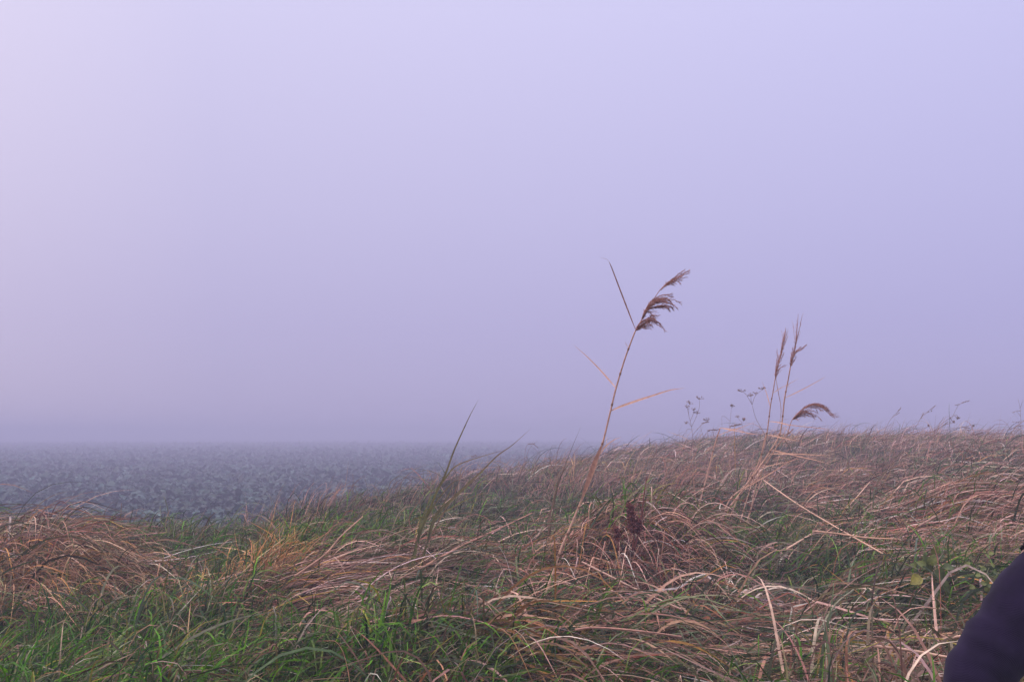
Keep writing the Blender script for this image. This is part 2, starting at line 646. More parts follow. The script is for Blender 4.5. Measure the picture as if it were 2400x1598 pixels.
# 1) upright to leaning green grass
for (n, y0, y1, pw, wide, ns) in ((90000, 2.4, 8.5, 1.25, 1.9, 7), (70000, 8.0, 30.0, 1.5, 2.2, 5)):
    x, y = scatter(n, y0, y1, pw, 1.3)
    z = height(x, y)
    keep = (rng.random(n) < green_weight(x, y, z)) & on_bank(x, y)
    x, y, z = x[keep], y[keep], z[keep]
    n = len(x)
    c = pick(GREEN, n)
    gr = rng.random(n) < np.clip(0.25 + (y - 5) * 0.09, 0.2, 0.75)
    c[gr] = pick(GREY, int(gr.sum()))
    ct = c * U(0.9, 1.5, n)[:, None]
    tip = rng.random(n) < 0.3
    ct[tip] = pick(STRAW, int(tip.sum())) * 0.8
    az = wind(x, y) + R(75) * rng.standard_normal(n)
    parts_green.append(blades(np.stack([x, y, z - 0.01], -1), az, R(56) + R(20) * rng.standard_normal(n), R(-22) + R(32) * rng.standard_normal(n),
                              U(0.18, 0.55, n), U(0.003, 0.0075, n) * wide, c, ct, U(0.3, 0.85, n), U(0.15, 0.45, n), R(35) * rng.standard_normal(n),
                              R(50) * rng.standard_normal(n), R(60) * rng.standard_normal(n), U(0.0, 0.08, n), ns))

# 2) lodged dry grass: long blades that rise, kink and lie to the right in thick mats
for (n, y0, y1, pw, wide, ns, hi) in ((34000, 3.0, 9.0, 1.2, 1.5, 9, 1.0), (60000, 8.0, 34.0, 1.5, 2.1, 6, 1.0)):
    x, y = scatter(n, y0, y1, pw, 1.3)
    z = height(x, y)
    g = green_weight(x, y, z)
    keep = (rng.random(n) < np.clip(1.08 - 1.1 * g, 0.03, 1) * (0.35 + 0.65 * sstep(0.3, 0.55, vnoise(x, y, 0.45, 33))) * (1 - 0.8 * in_hollow(x, y))) & on_bank(x, y, -1.3)
    x, y, z, g = x[keep], y[keep], z[keep], g[keep]
    n = len(x)
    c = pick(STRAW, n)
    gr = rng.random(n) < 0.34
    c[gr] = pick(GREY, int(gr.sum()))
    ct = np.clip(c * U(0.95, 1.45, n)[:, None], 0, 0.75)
    az = wind(x, y) + R(36) * rng.standard_normal(n)
    flip = rng.random(n) < 0.15
    az[flip] += math.pi * U(0.5, 1.2, int(flip.sum()))
    L = U(0.3, 1.2, n) * (1 - 0.35 * g) * np.where(y > 10, 0.55 + 0.95 * vnoise(x, y, 1.1, 71), 1.0)
    hh = np.maximum(in_hollow(x + 0.6 * L * np.cos(az), y + 0.6 * L * np.sin(az)), in_hollow(x + 0.3 * L * np.cos(az), y + 0.3 * L * np.sin(az)))
    L = np.where(rng.random(n) < 0.9 * hh, L * 0.3, L)
    e0 = R(32) + R(20) * rng.standard_normal(n)
    flat = rng.random(n) < 0.66
    e0 = np.where(flat, R(9) + R(9) * rng.standard_normal(n), e0)
    e1 = np.where(flat, R(-3) + R(9) * rng.standard_normal(n), R(-22) + R(15) * rng.standard_normal(n))
    far = sstep(11, 20, y)
    e0 = e0 + far * R(10)
    e1 = e1 + far * R(14)
    W = 0.0056 * np.exp(0.5 * rng.standard_normal(n)) * wide
    W = np.clip(W, 0.0022, 0.017)
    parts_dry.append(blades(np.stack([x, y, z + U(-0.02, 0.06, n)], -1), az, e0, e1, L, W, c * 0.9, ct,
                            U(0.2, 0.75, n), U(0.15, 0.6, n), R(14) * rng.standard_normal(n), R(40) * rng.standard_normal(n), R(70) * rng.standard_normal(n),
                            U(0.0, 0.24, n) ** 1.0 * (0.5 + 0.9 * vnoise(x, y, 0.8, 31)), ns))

# 2b) the same dry grass in coherent locks: each lock is combed its own way and keeps its own tint
for (nt_, y0, y1, pw, per, wide, ns) in ((850, 3.0, 9.5, 1.15, 75, 1.55, 10), (1500, 9.0, 26.0, 1.45, 34, 2.3, 7)):
    tx, ty = scatter(nt_, y0, y1, pw, 1.3)
    tg = green_weight(tx, ty, height(tx, ty))
    keep = (rng.random(nt_) < np.clip(1.12 - 1.15 * tg, 0.02, 1) * (1 - 0.85 * in_hollow(tx, ty))) & on_bank(tx, ty, -0.9)
    tx, ty, tg = tx[keep], ty[keep], tg[keep]
    nt_ = len(tx)
    taz = wind(tx, ty) + R(30) * rng.standard_normal(nt_)
    te = R(36) + R(16) * rng.standard_normal(nt_)
    tb = U(0.55, 1.35, nt_)
    tL = U(0.6, 1.15, nt_)
    tc_ = pick(STRAW, nt_, 0.1)
    tgr = rng.random(nt_) < 0.30
    tc_[tgr] = pick(GREY, int(tgr.sum()), .1)
    rad = U(0.06, 0.22, nt_)
    i = np.repeat(np.arange(nt_), per)
    n = len(i)
    x = tx[i] + rad[i] * rng.standard_normal(n)
    y = ty[i] + rad[i] * rng.standard_normal(n)
    z = height(x, y)
    fl = rng.random(n) < 0.52
    own = pick(STRAW, n)
    gb = rng.random(n) < 0.30
    own[gb] = pick(GREY, int(gb.sum()))
    c = (0.42 * tc_[i] + 0.58 * own) * tb[i][:, None]
    LL = tL[i] * U(0.55, 1.0, n)
    hh = in_hollow(x + 0.55 * LL * np.cos(taz[i]), y + 0.55 * LL * np.sin(taz[i]))
    LL = np.where(rng.random(n) < 0.9 * hh, LL * 0.3, LL)
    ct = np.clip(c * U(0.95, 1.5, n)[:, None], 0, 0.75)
    far = sstep(11, 20, y)
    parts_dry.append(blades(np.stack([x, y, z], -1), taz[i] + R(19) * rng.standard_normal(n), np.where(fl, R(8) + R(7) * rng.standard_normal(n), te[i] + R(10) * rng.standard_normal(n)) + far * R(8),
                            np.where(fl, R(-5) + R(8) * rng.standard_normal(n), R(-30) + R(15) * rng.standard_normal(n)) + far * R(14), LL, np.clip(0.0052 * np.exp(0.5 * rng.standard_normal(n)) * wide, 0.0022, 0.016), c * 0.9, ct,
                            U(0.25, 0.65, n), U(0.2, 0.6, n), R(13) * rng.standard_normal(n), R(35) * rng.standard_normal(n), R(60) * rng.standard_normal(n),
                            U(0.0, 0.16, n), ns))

# 3) dead litter lying low and crosswise under the mats
n = 60000
x, y = scatter(n, 2.0, 16.0, 1.3, 1.3)
z = height(x, y)
keep = on_bank(x, y, -1.0)
x, y, z = x[keep], y[keep], z[keep]
n = len(x)
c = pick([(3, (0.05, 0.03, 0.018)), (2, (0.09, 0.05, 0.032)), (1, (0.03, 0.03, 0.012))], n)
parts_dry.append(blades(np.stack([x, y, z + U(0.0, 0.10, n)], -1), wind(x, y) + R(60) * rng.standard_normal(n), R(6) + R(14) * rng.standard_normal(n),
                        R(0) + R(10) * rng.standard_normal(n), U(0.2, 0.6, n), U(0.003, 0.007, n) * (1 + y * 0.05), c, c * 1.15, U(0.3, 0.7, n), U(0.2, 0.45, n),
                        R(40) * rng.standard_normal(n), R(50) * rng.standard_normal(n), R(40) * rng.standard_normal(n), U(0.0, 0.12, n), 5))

# 3b) long broad dark green blades lodged through the straw
n = 9000
x, y = scatter(n, 3.2, 11.0, 1.2, 1.2)
z = height(x, y)
px_, py_ = proj(x, y, z + 0.1)
keep = rng.random(n) < 0.10 + 0.55 * gauss(px_, py_, 1750, 1470, 650, 120) + 0.3 * gauss(px_, py_, 1000, 1480, 300, 100)
x, y, z = x[keep], y[keep], z[keep]
n = len(x)
c = pick([(3, (0.045, 0.070, 0.030)), (2, (0.075, 0.095, 0.055)), (2, (0.028, 0.045, 0.018)), (1, (0.12, 0.13, 0.09))], n)
fl = rng.random(n) < 0.6
parts_green.append(blades(np.stack([x, y, z + U(0, .06, n)], -1), wind(x, y) + R(45) * rng.standard_normal(n), np.where(fl, R(14) + R(8) * rng.standard_normal(n), R(44) + R(14) * rng.standard_normal(n)),
                          np.where(fl, R(-6) + R(8) * rng.standard_normal(n), R(-30) + R(18) * rng.standard_normal(n)), U(0.45, 1.1, n), U(0.008, 0.017, n), c, c * 1.2,
                          U(0.3, 0.7, n), U(0.25, 0.6, n), R(12) * rng.standard_normal(n), R(35) * rng.standard_normal(n), R(60) * rng.standard_normal(n), U(0.02, 0.22, n), 10))

# 4) fine standing stems on the far crest
n = 34000
x, y = scatter(n, 11.0, 36.0, 1.2, 1.5)
z = height(x, y)
keep = on_bank(x, y, -0.4) & (rng.random(n) < 0.15 + 0.85 * sstep(0.5, 0.75, vnoise(x, y, 1.3, 51)))
x, y, z = x[keep], y[keep], z[keep]
n = len(x)
c = pick([(3, (0.34, 0.20, 0.15)), (2, (0.26, 0.15, 0.12)), (1, (0.40, 0.24, 0.12)), (1, (0.16, 0.14, 0.09))], n)
parts_dry.append(blades(np.stack([x, y, z], -1), R(10) + R(50) * rng.standard_normal(n), R(66) + R(14) * rng.standard_normal(n), R(25) + R(25) * rng.standard_normal(n),
                        U(0.2, 0.55, n) * (0.8 + 0.7 * sstep(0.55, 0.8, vnoise(x, y, 1.3, 51))), U(0.005, 0.011, n), c, c, U(0.4, 0.8, n), U(0.2, 0.5, n), R(25) * rng.standard_normal(n),
                        R(60) * rng.standard_normal(n), R(40) * rng.standard_normal(n), U(0, 0.1, n), 5))

n = 2600
x, y = scatter(n, 11.0, 40.0, 1.0, 1.5)
z = height(x, y)
keep = on_bank(x, y, 0.6) & (rng.random(n) < 0.25 + 0.75 * sstep(0.45, 0.7, vnoise(x, y, 2.0, 61)))
x, y, z = x[keep], y[keep], z[keep]
n = len(x)
c = pick([(2, (0.30, 0.19, 0.15)), (1, (0.42, 0.27, 0.2))], n)
parts_dry.append(blades(np.stack([x, y, z], -1), R(12) + R(45) * rng.standard_normal(n), R(72) + R(10) * rng.standard_normal(n), R(28) + R(28) * rng.standard_normal(n),
                        U(0.45, 0.95, n), U(0.005, 0.009, n), c, c, U(0.5, 0.85, n), U(0.2, 0.4, n), R(20) * rng.standard_normal(n), R(60) * rng.standard_normal(n),
                        R(40) * rng.standard_normal(n), U(0, 0.1, n), 7))

V, F, K = merge(parts_green)
tag(link("green_grass", build_mesh("green_grass", V, F, K, M_GRASS)), "damp green grass growing through the straw on the bank", "grass", kind="stuff")
V, F, K = merge(parts_dry)
tag(link("dry_grass", build_mesh("dry_grass", V, F, K, M_STRAW)), "flattened straw coloured dry grass lying in mats over the bank", "grass", kind="stuff")

# ------------------------------------------------------------------ the leafy crop in the field
crop_parts = []
for (y0, y1, dens, nl, ns, sc) in ((14, 46.0, 2.9, 11, 5, 1.65), (46.0, 90.0, 1.8, 8, 4, 2.0), (90.0, 210.0, 0.5, 6, 3, 3.2)):
    area = (0.66 * (y1 ** 2 - y0 ** 2) + 2 * (y1 - y0))
    n = int(area * dens)
    y = np.sqrt(U(y0 ** 2, y1 ** 2, n))
    x = U(-1, 1, n) * (0.66 * y + 1.2)
    keep = (edge_dist(x, y) < -1.1)
    x, y = x[keep], y[keep]
    n = len(x)
    size = U(0.6, 1.3, n) * sc * (0.8 + 0.4 * vnoise(x, y, 1.6, 41))
    xx, yy, ss = np.repeat(x, nl), np.repeat(y, nl), np.repeat(size, nl)
    m = len(xx)
    zz = height(xx, yy)
    az = U(0, 2 * math.pi, m)
    c = pick([(3, (0.016, 0.054, 0.040)), (2, (0.034, 0.088, 0.074)), (3, (0.008, 0.028, 0.018)), (0.8, (0.085, 0.16, 0.16)), (0.3, (0.07, 0.10, 0.03))], m)
    pc = pick([(3, (0.015, 0.050, 0.034)), (2, (0.032, 0.080, 0.062)), (3, (0.006, 0.024, 0.015)), (0.8, (0.06, 0.120, 0.105))], n, 0.12)
    c = 0.75 * np.repeat(pc, nl, 0) + 0.25 * c
    root = np.stack([xx + 0.03 * np.cos(az) * ss, yy + 0.03 * np.sin(az) * ss, zz], -1)
    crop_parts.append(blades(root, az, R(62) + R(16) * rng.standard_normal(m), R(-25) + R(24) * rng.standard_normal(m), U(0.18, 0.36, m) * ss, U(0.08, 0.16, m) * ss,
                             c * 0.8, c * 1.1, U(0.4, 0.7, m), U(0.2, 0.4, m), R(25) * rng.standard_normal(m), R(15) * rng.standard_normal(m),
                             R(25) * rng.standard_normal(m), np.full(m, 0.01), ns, 0.22, True, True))
V, F, K = merge(crop_parts)
tag(link("leafy_crop", build_mesh("leafy_crop", V, F, K, M_CROP)), "low blue green leafy crop covering the field and fading into fog", "crop", kind="stuff")

# ------------------------------------------------------------------ reeds
STEM_C, STEM_D = (0.64, 0.41, 0.30), (0.44, 0.25, 0.19)
PLUME = (0.36, 0.165, 0.125)


def pts(list_px, Y, dy=0.0, sway=0.0):
    """pixel polyline at depth Y; the depth drifts by dy along it"""
    m = len(list_px)
    return [at(p[0], p[1], Y + dy * i / max(1, m - 1) + sway * math.sin(2.3 * i)) for i, p in enumerate(list_px)]


def plume(parent, axis, fingers, Y, w, origin, name="panicle"):
    """feathery seed head: drooping branchlets set with small pointed husks"""
    g = Geo()
    if axis:
        g.tube(pts(axis, Y), 0.004, 0.0015, STEM_D, PLUME, 5)
    for fi, f in enumerate(fingers):
        dens, path = f[0], f[1:]
        for rep in range(5):
            P = smooth_line(pts(path, Y, random.uniform(-0.14, 0.14)), 7)
            cut = random.uniform(0.7, 1.0)
            P = P[:max(4, int(len(P) * cut))]
            P = P + np.linspace(0, 1, len(P))[:, None] ** 1.3 * np.array([random.gauss(0, .014), random.gauss(0, .05), random.gauss(0, .014)])
            g.tube(P[::2], 0.0014, 0.0006, STEM_D, PLUME, 3)
            for i in range(len(P) - 1):
                d = P[i + 1] - P[i]
                L = np.linalg.norm(d)
                for q in range(max(1, dens - 1)):
                    p = P[i] + d * random.random()
                    dd = d / (L + 1e-9) + np.array([random.gauss(0, .3), random.gauss(0, .4), random.gauss(-.08, .3)])
                    k = random.uniform(0.6, 1.6)
                    g.lens(p, dd, w * random.uniform(1.0, 2.4), w * random.uniform(.07, .13), tuple(c * k * random.uniform(.9, 1.1) for c in PLUME))
    return g.obj(name, M_REED, parent, origin)


def reed_leaf(parent, path, Y, w, dy, origin, c0=STEM_C, c1=STEM_D, fold=0.2, twist=0.0, name="leaf"):
    g = Geo()
    g.ribbon(pts(path, Y, dy), w * 0.66, c0, c1, (0.05, -0.8, 0.6), fold, twist)
    return g.obj(name, M_REED, parent, origin)


def rooted(P):
    """carry the stem's lowest stretch straight on, steepening a little, until it enters the ground"""
    d = np.asarray(P[0]) - np.asarray(P[1])
    d /= np.linalg.norm(d)
    q = np.array(P[0], float)
    for i in range(60):
        d[2] -= 0.012
        d /= np.linalg.norm(d)
        q = q + d * 0.02
        if q[2] < float(height(q[0], q[1])) - 0.02:
            break
    return q


def stem_part(parent, path, Y, r0, r1, dy, origin, c0=STEM_C, c1=STEM_D, nodes=True):
    g = Geo()
    P = pts(path, Y, dy)
    P = [rooted(P)] + P
    r0 *= 0.85
    g.tube(P, r0, r1, c0, c1, 7)
    if nodes:
        S = smooth_line(P, 4)
        for i in range(4, len(S) - 3, 5):
            d = S[i + 1] - S[i]
            d /= np.linalg.norm(d)
            u = i / len(S)
            r = r0 + (r1 - r0) * u
            g.tube([S[i] - d * 0.008, S[i] + d * 0.008], r * 1.35, r * 1.3, (0.26, 0.14, 0.09), None, 7)
    return g.obj("stem", M_REED, parent, origin)


def z4(*L):
    return [(1300 + a / 3.92, 580 + b / 3.92) for a, b in L]


def z5(*L):
    return [(1550 + a / 3.136, 700 + b / 3.136) for a, b in L]


def z6(*L):
    return [(2000 + a / 5.2275, 880 + b / 5.2275) for a, b in L]


def z7(*L):
    return [(900 + a / 3.92, 920 + b / 3.92) for a, b in L]


# the tall single reed
base = hit(1315, 1285)
YR = float(base[1]) - 0.9
base = at(1306, 1300, YR)
o = (base[0], base[1], float(height(base[0], base[1])))
rd = thing("common_reed", o, "tallest lone reed with a drooping brown plume and three pointed leaves", "reed", "reeds standing above the grass")
stem_part(rd, [(1310, 1300), (1325, 1262), (1345, 1215), (1368, 1160), (1392, 1095), (1412, 1040), (1431, 963)] + z4((565, 1290), (640, 1040), (690, 900), (740, 770)), YR, 0.0095, 0.0050, 0.05, o)
g = Geo()
g.ribbon(pts([(1363, 1170), (1378, 1130), (1394, 1085), (1409, 1045)], YR - 0.01), 0.034, (0.44, 0.25, 0.17), (0.42, 0.23, 0.16), (0.1, -1, 0.2), 0.3, 0.0, lambda u: 0.25 + 0.75 * math.sin(math.pi * u))
g.obj("leaf_sheath", M_REED, rd, o)
reed_leaf(rd, z4((742, 752), (690, 620), (590, 360), (515, 165), (480, 110), (410, 95)), YR + 0.05, 0.019, -0.25, o, STEM_D, (0.22, 0.13, 0.12))
reed_leaf(rd, z4((565, 1292), (490, 1205), (400, 1105), (290, 995), (170, 890)), YR + 0.05, 0.020, 0.25, o, (0.54, 0.34, 0.27))
reed_leaf(rd, z4((512, 1502), (600, 1462), (740, 1412), (900, 1360), (1060, 1310), (1200, 1290)), YR + 0.04, 0.030, -0.2, o, (0.54, 0.34, 0.27))
reed_leaf(rd, z4((688, 922), (660, 895), (646, 862)), YR + 0.04, 0.008, 0.0, o)
reed_leaf(rd, [(1404, 1068), (1420, 1045), (1440, 1030), (1458, 1024)], YR, 0.014, -0.1, o)
plume(rd, z4((740, 770), (780, 700), (820, 620), (870, 530), (920, 460), (970, 390), (1040, 330), (1120, 280), (1240, 215)), [
    [4] + z4((965, 395), (1040, 325), (1120, 280), (1180, 245), (1245, 215)),
    [3] + z4((1000, 365), (1070, 312), (1120, 285), (1160, 290)),
    [3] + z4((1020, 350), (1080, 325), (1140, 312)),
    [4] + z4((800, 670), (830, 590), (880, 510), (960, 468), (1040, 458), (1125, 500)),
    [4] + z4((800, 660), (850, 570), (920, 505), (990, 490), (1060, 502), (1128, 550)),
    [4] + z4((810, 650), (860, 570), (930, 540), (1000, 530), (1050, 540), (1088, 566)),
    [3] + z4((830, 600), (880, 540), (950, 500), (1030, 478), (1090, 490)),
    [3] + z4((900, 555), (980, 545), (1050, 548)),
    [2] + z4((850, 590), (900, 600), (950, 620)),
    [2] + z4((870, 620), (910, 628), (948, 632)),
    [4] + z4((745, 765), (780, 700), (840, 660), (900, 655), (975, 700)),
    [4] + z4((745, 768), (800, 720), (870, 682), (930, 695), (985, 748)),
    [3] + z4((750, 765), (800, 730), (850, 702), (895, 720)),
    [3] + z4((760, 755), (820, 700), (890, 668), (950, 690)),
    [2] + z4((790, 735), (830, 738), (860, 750)),
    [2] + z4((905, 480), (960, 470), (1010, 455)),
], YR + 0.05, 0.013, o)

# the reed clump further right: four stems
base = hit(1668, 1245)
YC = float(base[1]) - 0.55


def reed(label, path, stem_r, dy, leaves, axis, fingers, pw=0.012):
    b = at(*path[0], YC)
    oo = (b[0], b[1], float(height(b[0], b[1])))
    r = thing("common_reed", oo, label, "reed", "reeds standing above the grass")
    stem_part(r, path, YC, stem_r * 1.15, stem_r * 0.55, dy, oo, (0.70, 0.46, 0.34))
    for (lp, w, ldy, tw) in leaves:
        reed_leaf(r, lp, YC + dy * 0.6, w, ldy, oo, (0.54, 0.32, 0.22), (0.44, 0.25, 0.18), 0.2, tw)
    if fingers:
        plume(r, axis, fingers, YC + dy, pw, oo)
    return r


reed("upright reed with a narrow plume and short upper leaf, left stem in clump",
     [(1690, 1228)] + z5((500, 1480), (620, 1370), (700, 1240), (745, 1110), (775, 990), (790, 890), (803, 780), (820, 690), (838, 580)), 0.0075, -0.15,
     [(z5((800, 795), (775, 700), (738, 605)), 0.013, 0.2, 0.0),
      (z5((822, 692), (880, 655), (930, 630), (1015, 583)), 0.014, -0.2, 0.0),
      (z5((840, 575), (860, 690), (880, 820), (862, 960)), 0.012, 0.1, 0.0),
      (z5((785, 900), (860, 908), (960, 930), (1110, 945), (1300, 960)), 0.020, -0.3, 0.4)],
     z5((838, 580), (860, 470), (885, 370), (905, 270), (914, 212)),
     [[5] + z5((836, 570), (850, 500), (872, 430), (885, 370)), [4] + z5((860, 480), (880, 400), (897, 320), (910, 260)),
      [3] + z5((890, 340), (905, 270), (914, 210)), [3] + z5((845, 540), (870, 510), (912, 495)), [3] + z5((838, 590), (842, 550), (850, 510)),
      [2] + z5((880, 400), (900, 340), (912, 300))])
reed("tallest reed of the clump with a forked narrow plume",
     [(1678, 1235)] + z5((478, 1560), (610, 1392), (720, 1240), (820, 1090), (868, 1000), (888, 900), (905, 740), (926, 630), (948, 505)), 0.0095, 0.0,
     [(z5((905, 730), (980, 695), (1060, 655), (1160, 600), (1212, 568)), 0.014, 0.25, 0.0),
      (z5((885, 920), (960, 930), (1050, 940), (1180, 955), (1290, 985)), 0.018, -0.3, 0.2),
      (z5((800, 1112), (850, 1120), (1020, 1160), (1150, 1190), (1260, 1222)), 0.024, -0.35, 0.0),
      (z5((720, 1242), (800, 1225), (900, 1205), (1040, 1170)), 0.022, -0.3, 0.5),
      (z5((915, 640), (930, 632), (942, 655)), 0.011, 0.0, 0.0)],
     z5((948, 505), (965, 440), (985, 360), (997, 240), (1006, 112)),
     [[5] + z5((948, 500), (960, 440), (980, 385), (990, 365)), [5] + z5((955, 470), (985, 395), (1020, 365), (1058, 330)),
      [3] + z5((980, 370), (990, 300), (998, 220), (1006, 112)), [2] + z5((985, 340), (994, 270), (1001, 180)), [3] + z5((950, 500), (965, 460), (975, 430))])
reed("leaning reed with an arched hanging brown plume on the clump's right",
     [(1700, 1240)] + z5((560, 1470), (610, 1395), (700, 1320), (790, 1180), (860, 1075), (925, 1000), (970, 955)), 0.0070, -0.25,
     [(z5((800, 1140), (900, 1138), (1000, 1140), (1140, 1148), (1280, 1155)), 0.024, -0.3, 0.2),
      (z5((610, 1392), (720, 1330), (830, 1265), (950, 1190), (1040, 1172)), 0.018, -0.2, 0.0),
      (z5((780, 1000), (830, 1008), (880, 1020), (960, 1035), (1045, 1056)), 0.022, -0.2, 0.0)],
     z5((925, 1000), (962, 890), (1020, 830), (1080, 790), (1150, 775)),
     [[6] + z5((965, 885), (1020, 830), (1080, 788), (1150, 776), (1220, 800), (1278, 872)), [5] + z5((1040, 810), (1100, 785), (1160, 785), (1215, 815), (1255, 850)),
      [5] + z5((965, 890), (1010, 850), (1070, 828), (1130, 850), (1165, 886)), [4] + z5((970, 885), (1020, 860), (1070, 850), (1110, 870)),
      [3] + z5((1000, 860), (1040, 830), (1090, 835), (1140, 870)), [3] + z5((1080, 800), (1140, 800), (1180, 825)), [2] + z5((1240, 835), (1275, 850), (1308, 843)),
      [3] + z5((985, 880), (995, 895))], 0.013)
reed("broken reed stalk with its top leaf bent over to the right",
     [(1604, 1290), (1611, 1270), (1632, 1198)] + z5((265, 1560), (330, 1320), (380, 1120), (405, 1030), (432, 952)), 0.0085, 0.1,
     [(z5((432, 948), (520, 965), (600, 980), (750, 1004)), 0.024, -0.3, 0.3),
      (z5((390, 1032), (450, 990), (600, 940), (705, 898)), 0.014, -0.3, 0.0),
      (z5((435, 950), (560, 960), (640, 990), (760, 1000)), 0.014, 0.2, 0.0),
      ([(1634, 1190), (1628, 1150), (1624, 1115), (1617, 1098)], 0.020, -0.15, 0.0)],
     None, None)

for lab_, pth_, r_ in (("thin bare reed stalk standing between the bent stalk and the clump", z5((655, 1560), (690, 1400), (730, 1200), (748, 1080), (768, 1000)), .006),
                       ("short bare reed stalk leaning right at the foot of the clump", z5((600, 1568), (640, 1440), (665, 1350), (690, 1290)), .006),
                       ("slender bare reed stalk crossing behind the clump's main stems", z5((650, 1568), (700, 1430), (735, 1340), (760, 1290)), .006)):
    reed(lab_, pth_, r_, 0.1, [], None, None)

# ------------------------------------------------------------------ tall green sedge shoots in the middle
GL, GD = (0.16, 0.19, 0.05), (0.12, 0.145, 0.045)


def shoot(label, root_px, blade_list):
    b = hit(*root_px)
    Y = float(b[1]) - 1.1
    b = at(*root_px, Y)
    oo = (b[0], b[1], float(height(b[0], b[1])))
    t = thing("sedge_shoot", oo, label, "sedge", "tall green shoots in the middle")
    for (path, w, c0, c1, dy) in blade_list:
        g = Geo()
        P = pts([(root_px[0], root_px[1] + 8)] + path, Y, dy)
        P = [rooted(P)] + P
        g.ribbon(P, w * 0.60, c0, c1, (0.2, -0.9, 0.3), 0.3)
        g.obj("blade", M_GRASS, t, oo)
    return t


shoot("upright olive shoot with the tallest blade left of the lone reed", (978, 1262),
      [(z7((400, 1130), (480, 920), (560, 760), (640, 540), (720, 360), (790, 210), (870, 60)), 0.028, GD, (0.22, 0.16, 0.08), 0.15),
       (z7((400, 1130), (490, 900), (575, 770), (640, 690), (720, 645), (850, 600), (1000, 555), (1130, 520)), 0.020, GL, (0.26, 0.16, 0.09), -0.2),
       (z7((350, 1200), (430, 1040), (500, 880), (560, 740), (600, 640)), 0.022, GL, (0.22, 0.17, 0.08), 0.1),
       (z7((370, 1190), (470, 1020), (560, 900), (640, 820), (720, 780)), 0.020, GD, (0.24, 0.17, 0.09), -0.15),
       (z7((330, 1210), (390, 1060), (430, 930), (470, 800)), 0.018, GL, (0.2, 0.15, 0.07), 0.1),
       (z7((230, 1170), (320, 1000), (390, 880), (450, 750)), 0.012, (0.25, 0.14, 0.09), (0.2, 0.1, 0.08), 0.2)])
shoot("leaning olive shoot reaching up to the right beside the upright one", (1000, 1268),
      [(z7((480, 1120), (640, 960), (780, 830), (900, 720), (1040, 580), (1180, 480), (1350, 328)), 0.030, GD, (0.26, 0.17, 0.10), 0.2),
       (z7((480, 1130), (640, 980), (760, 860), (860, 760), (960, 600)), 0.012, (0.22, 0.19, 0.12), (0.3, 0.22, 0.16), -0.1),
       (z7((450, 1170), (580, 1030), (700, 920), (800, 830), (900, 760)), 0.022, GD, (0.24, 0.17, 0.09), -0.1),
       (z7((480, 1160), (620, 1060), (760, 980), (880, 930), (980, 920)), 0.020, GL, (0.26, 0.18, 0.1), 0.1),
       (z7((470, 1150), (560, 1000), (620, 880), (660, 760)), 0.018, GD, (0.22, 0.15, 0.07), 0.1),
       (z7((560, 1080), (640, 950), (690, 820), (770, 640)), 0.016, (0.22, 0.14, 0.06), (0.3, 0.2, 0.15), 0.1)])
shoot("thin dark shoot standing close left of the lone reed", (1287, 1250),
      [(z7((1530, 1120), (1580, 930), (1620, 790), (1690, 600), (1750, 450), (1820, 288)), 0.014, (0.28, 0.17, 0.11), (0.12, 0.10, 0.08), 0.1),
       (z7((1580, 930), (1630, 760), (1680, 680), (1745, 622)), 0.016, (0.16, 0.12, 0.07), (0.12, 0.1, 0.07), -0.1),
       (z7((1510, 1180), (1560, 980), (1600, 800), (1590, 690), (1635, 580)), 0.016, (0.26, 0.15, 0.10), (0.16, 0.13, 0.08), 0.1)])

# ------------------------------------------------------------------ dead weeds against the fog
WD = (0.27, 0.18, 0.155)


def weed(label, Y, stems, heads, r=0.006, cat="weed", name="dead_weed", col=WD):
    b = at(*stems[0][0], Y)
    oo = (b[0], b[1], float(height(b[0], b[1])))
    t = thing(name, oo, label, cat, "dead weeds along the crest")
    g = Geo()
    done = []
    for i, s in enumerate(stems):
        P = pts(s, Y, random.uniform(-.12, .12) if i else 0)
        near = min((float(np.linalg.norm(np.asarray(P[0]) - q)) for q in done), default=9.0)
        if near > 0.12:
            P = [np.array([oo[0] - 0.03, oo[1], oo[2] - 0.02])] + P
        elif near > 1e-6:
            P[0] = min(done, key=lambda q: float(np.linalg.norm(np.asarray(P[0]) - q)))
        done += list(smooth_line(P, 5))
        g.tube(P, r * (.6 if i == 0 else 0.42), r * 0.25, col, None, 5)
    g.obj("stem", M_REED, t, oo)
    if heads:
        for hx, hy, size, kind in heads:
            h = Geo()
            p = at(hx, hy, Y)
            q0 = min(done, key=lambda q: float(np.linalg.norm(q - p)))
            if np.linalg.norm(q0 - p) > 0.012:
                h.tube([q0, (q0 + p) / 2 + np.array([0, 0, -.008]), p], r * .4, r * .3, col, None, 4)
            if kind == 'ball':
                size *= 0.8
                for q in range(26):
                    d = np.array([random.gauss(0, 1), random.gauss(0, 1), random.gauss(0, 1)])
                    h.lens(p, d, size * random.uniform(.7, 1.1), size * 0.25, tuple(c * random.uniform(.7, 1.2) for c in col))
            elif kind == 'umbel':
                for q in range(9):
                    d = np.array([random.gauss(0, .8), random.gauss(0, .8), random.uniform(0.2, 1)])
                    d /= np.linalg.norm(d)
                    e_ = p + d * size * random.uniform(.7, 1.2)
                    h.tube([p, e_], r * .35, r * .3, col, None, 4)
                    for w_ in range(3):
                        h.lens(e_, d + np.array([random.gauss(0, .6), random.gauss(0, .6), random.gauss(0, .5)]), size * .4, size * .13, col)
            else:
                ang = kind
                d = np.array([math.cos(ang), random.uniform(-.2, .2), math.sin(ang)])
                for q in range(14):
                    e_ = p + d * size * (q / 14 - .5) * 2
                    h.lens(e_, d + np.array([random.gauss(0, .25), random.gauss(0, .3), random.gauss(0, .25)]), size * .5, size * .11, col)
            h.obj("seed_head", M_REED, t, oo)
    return t


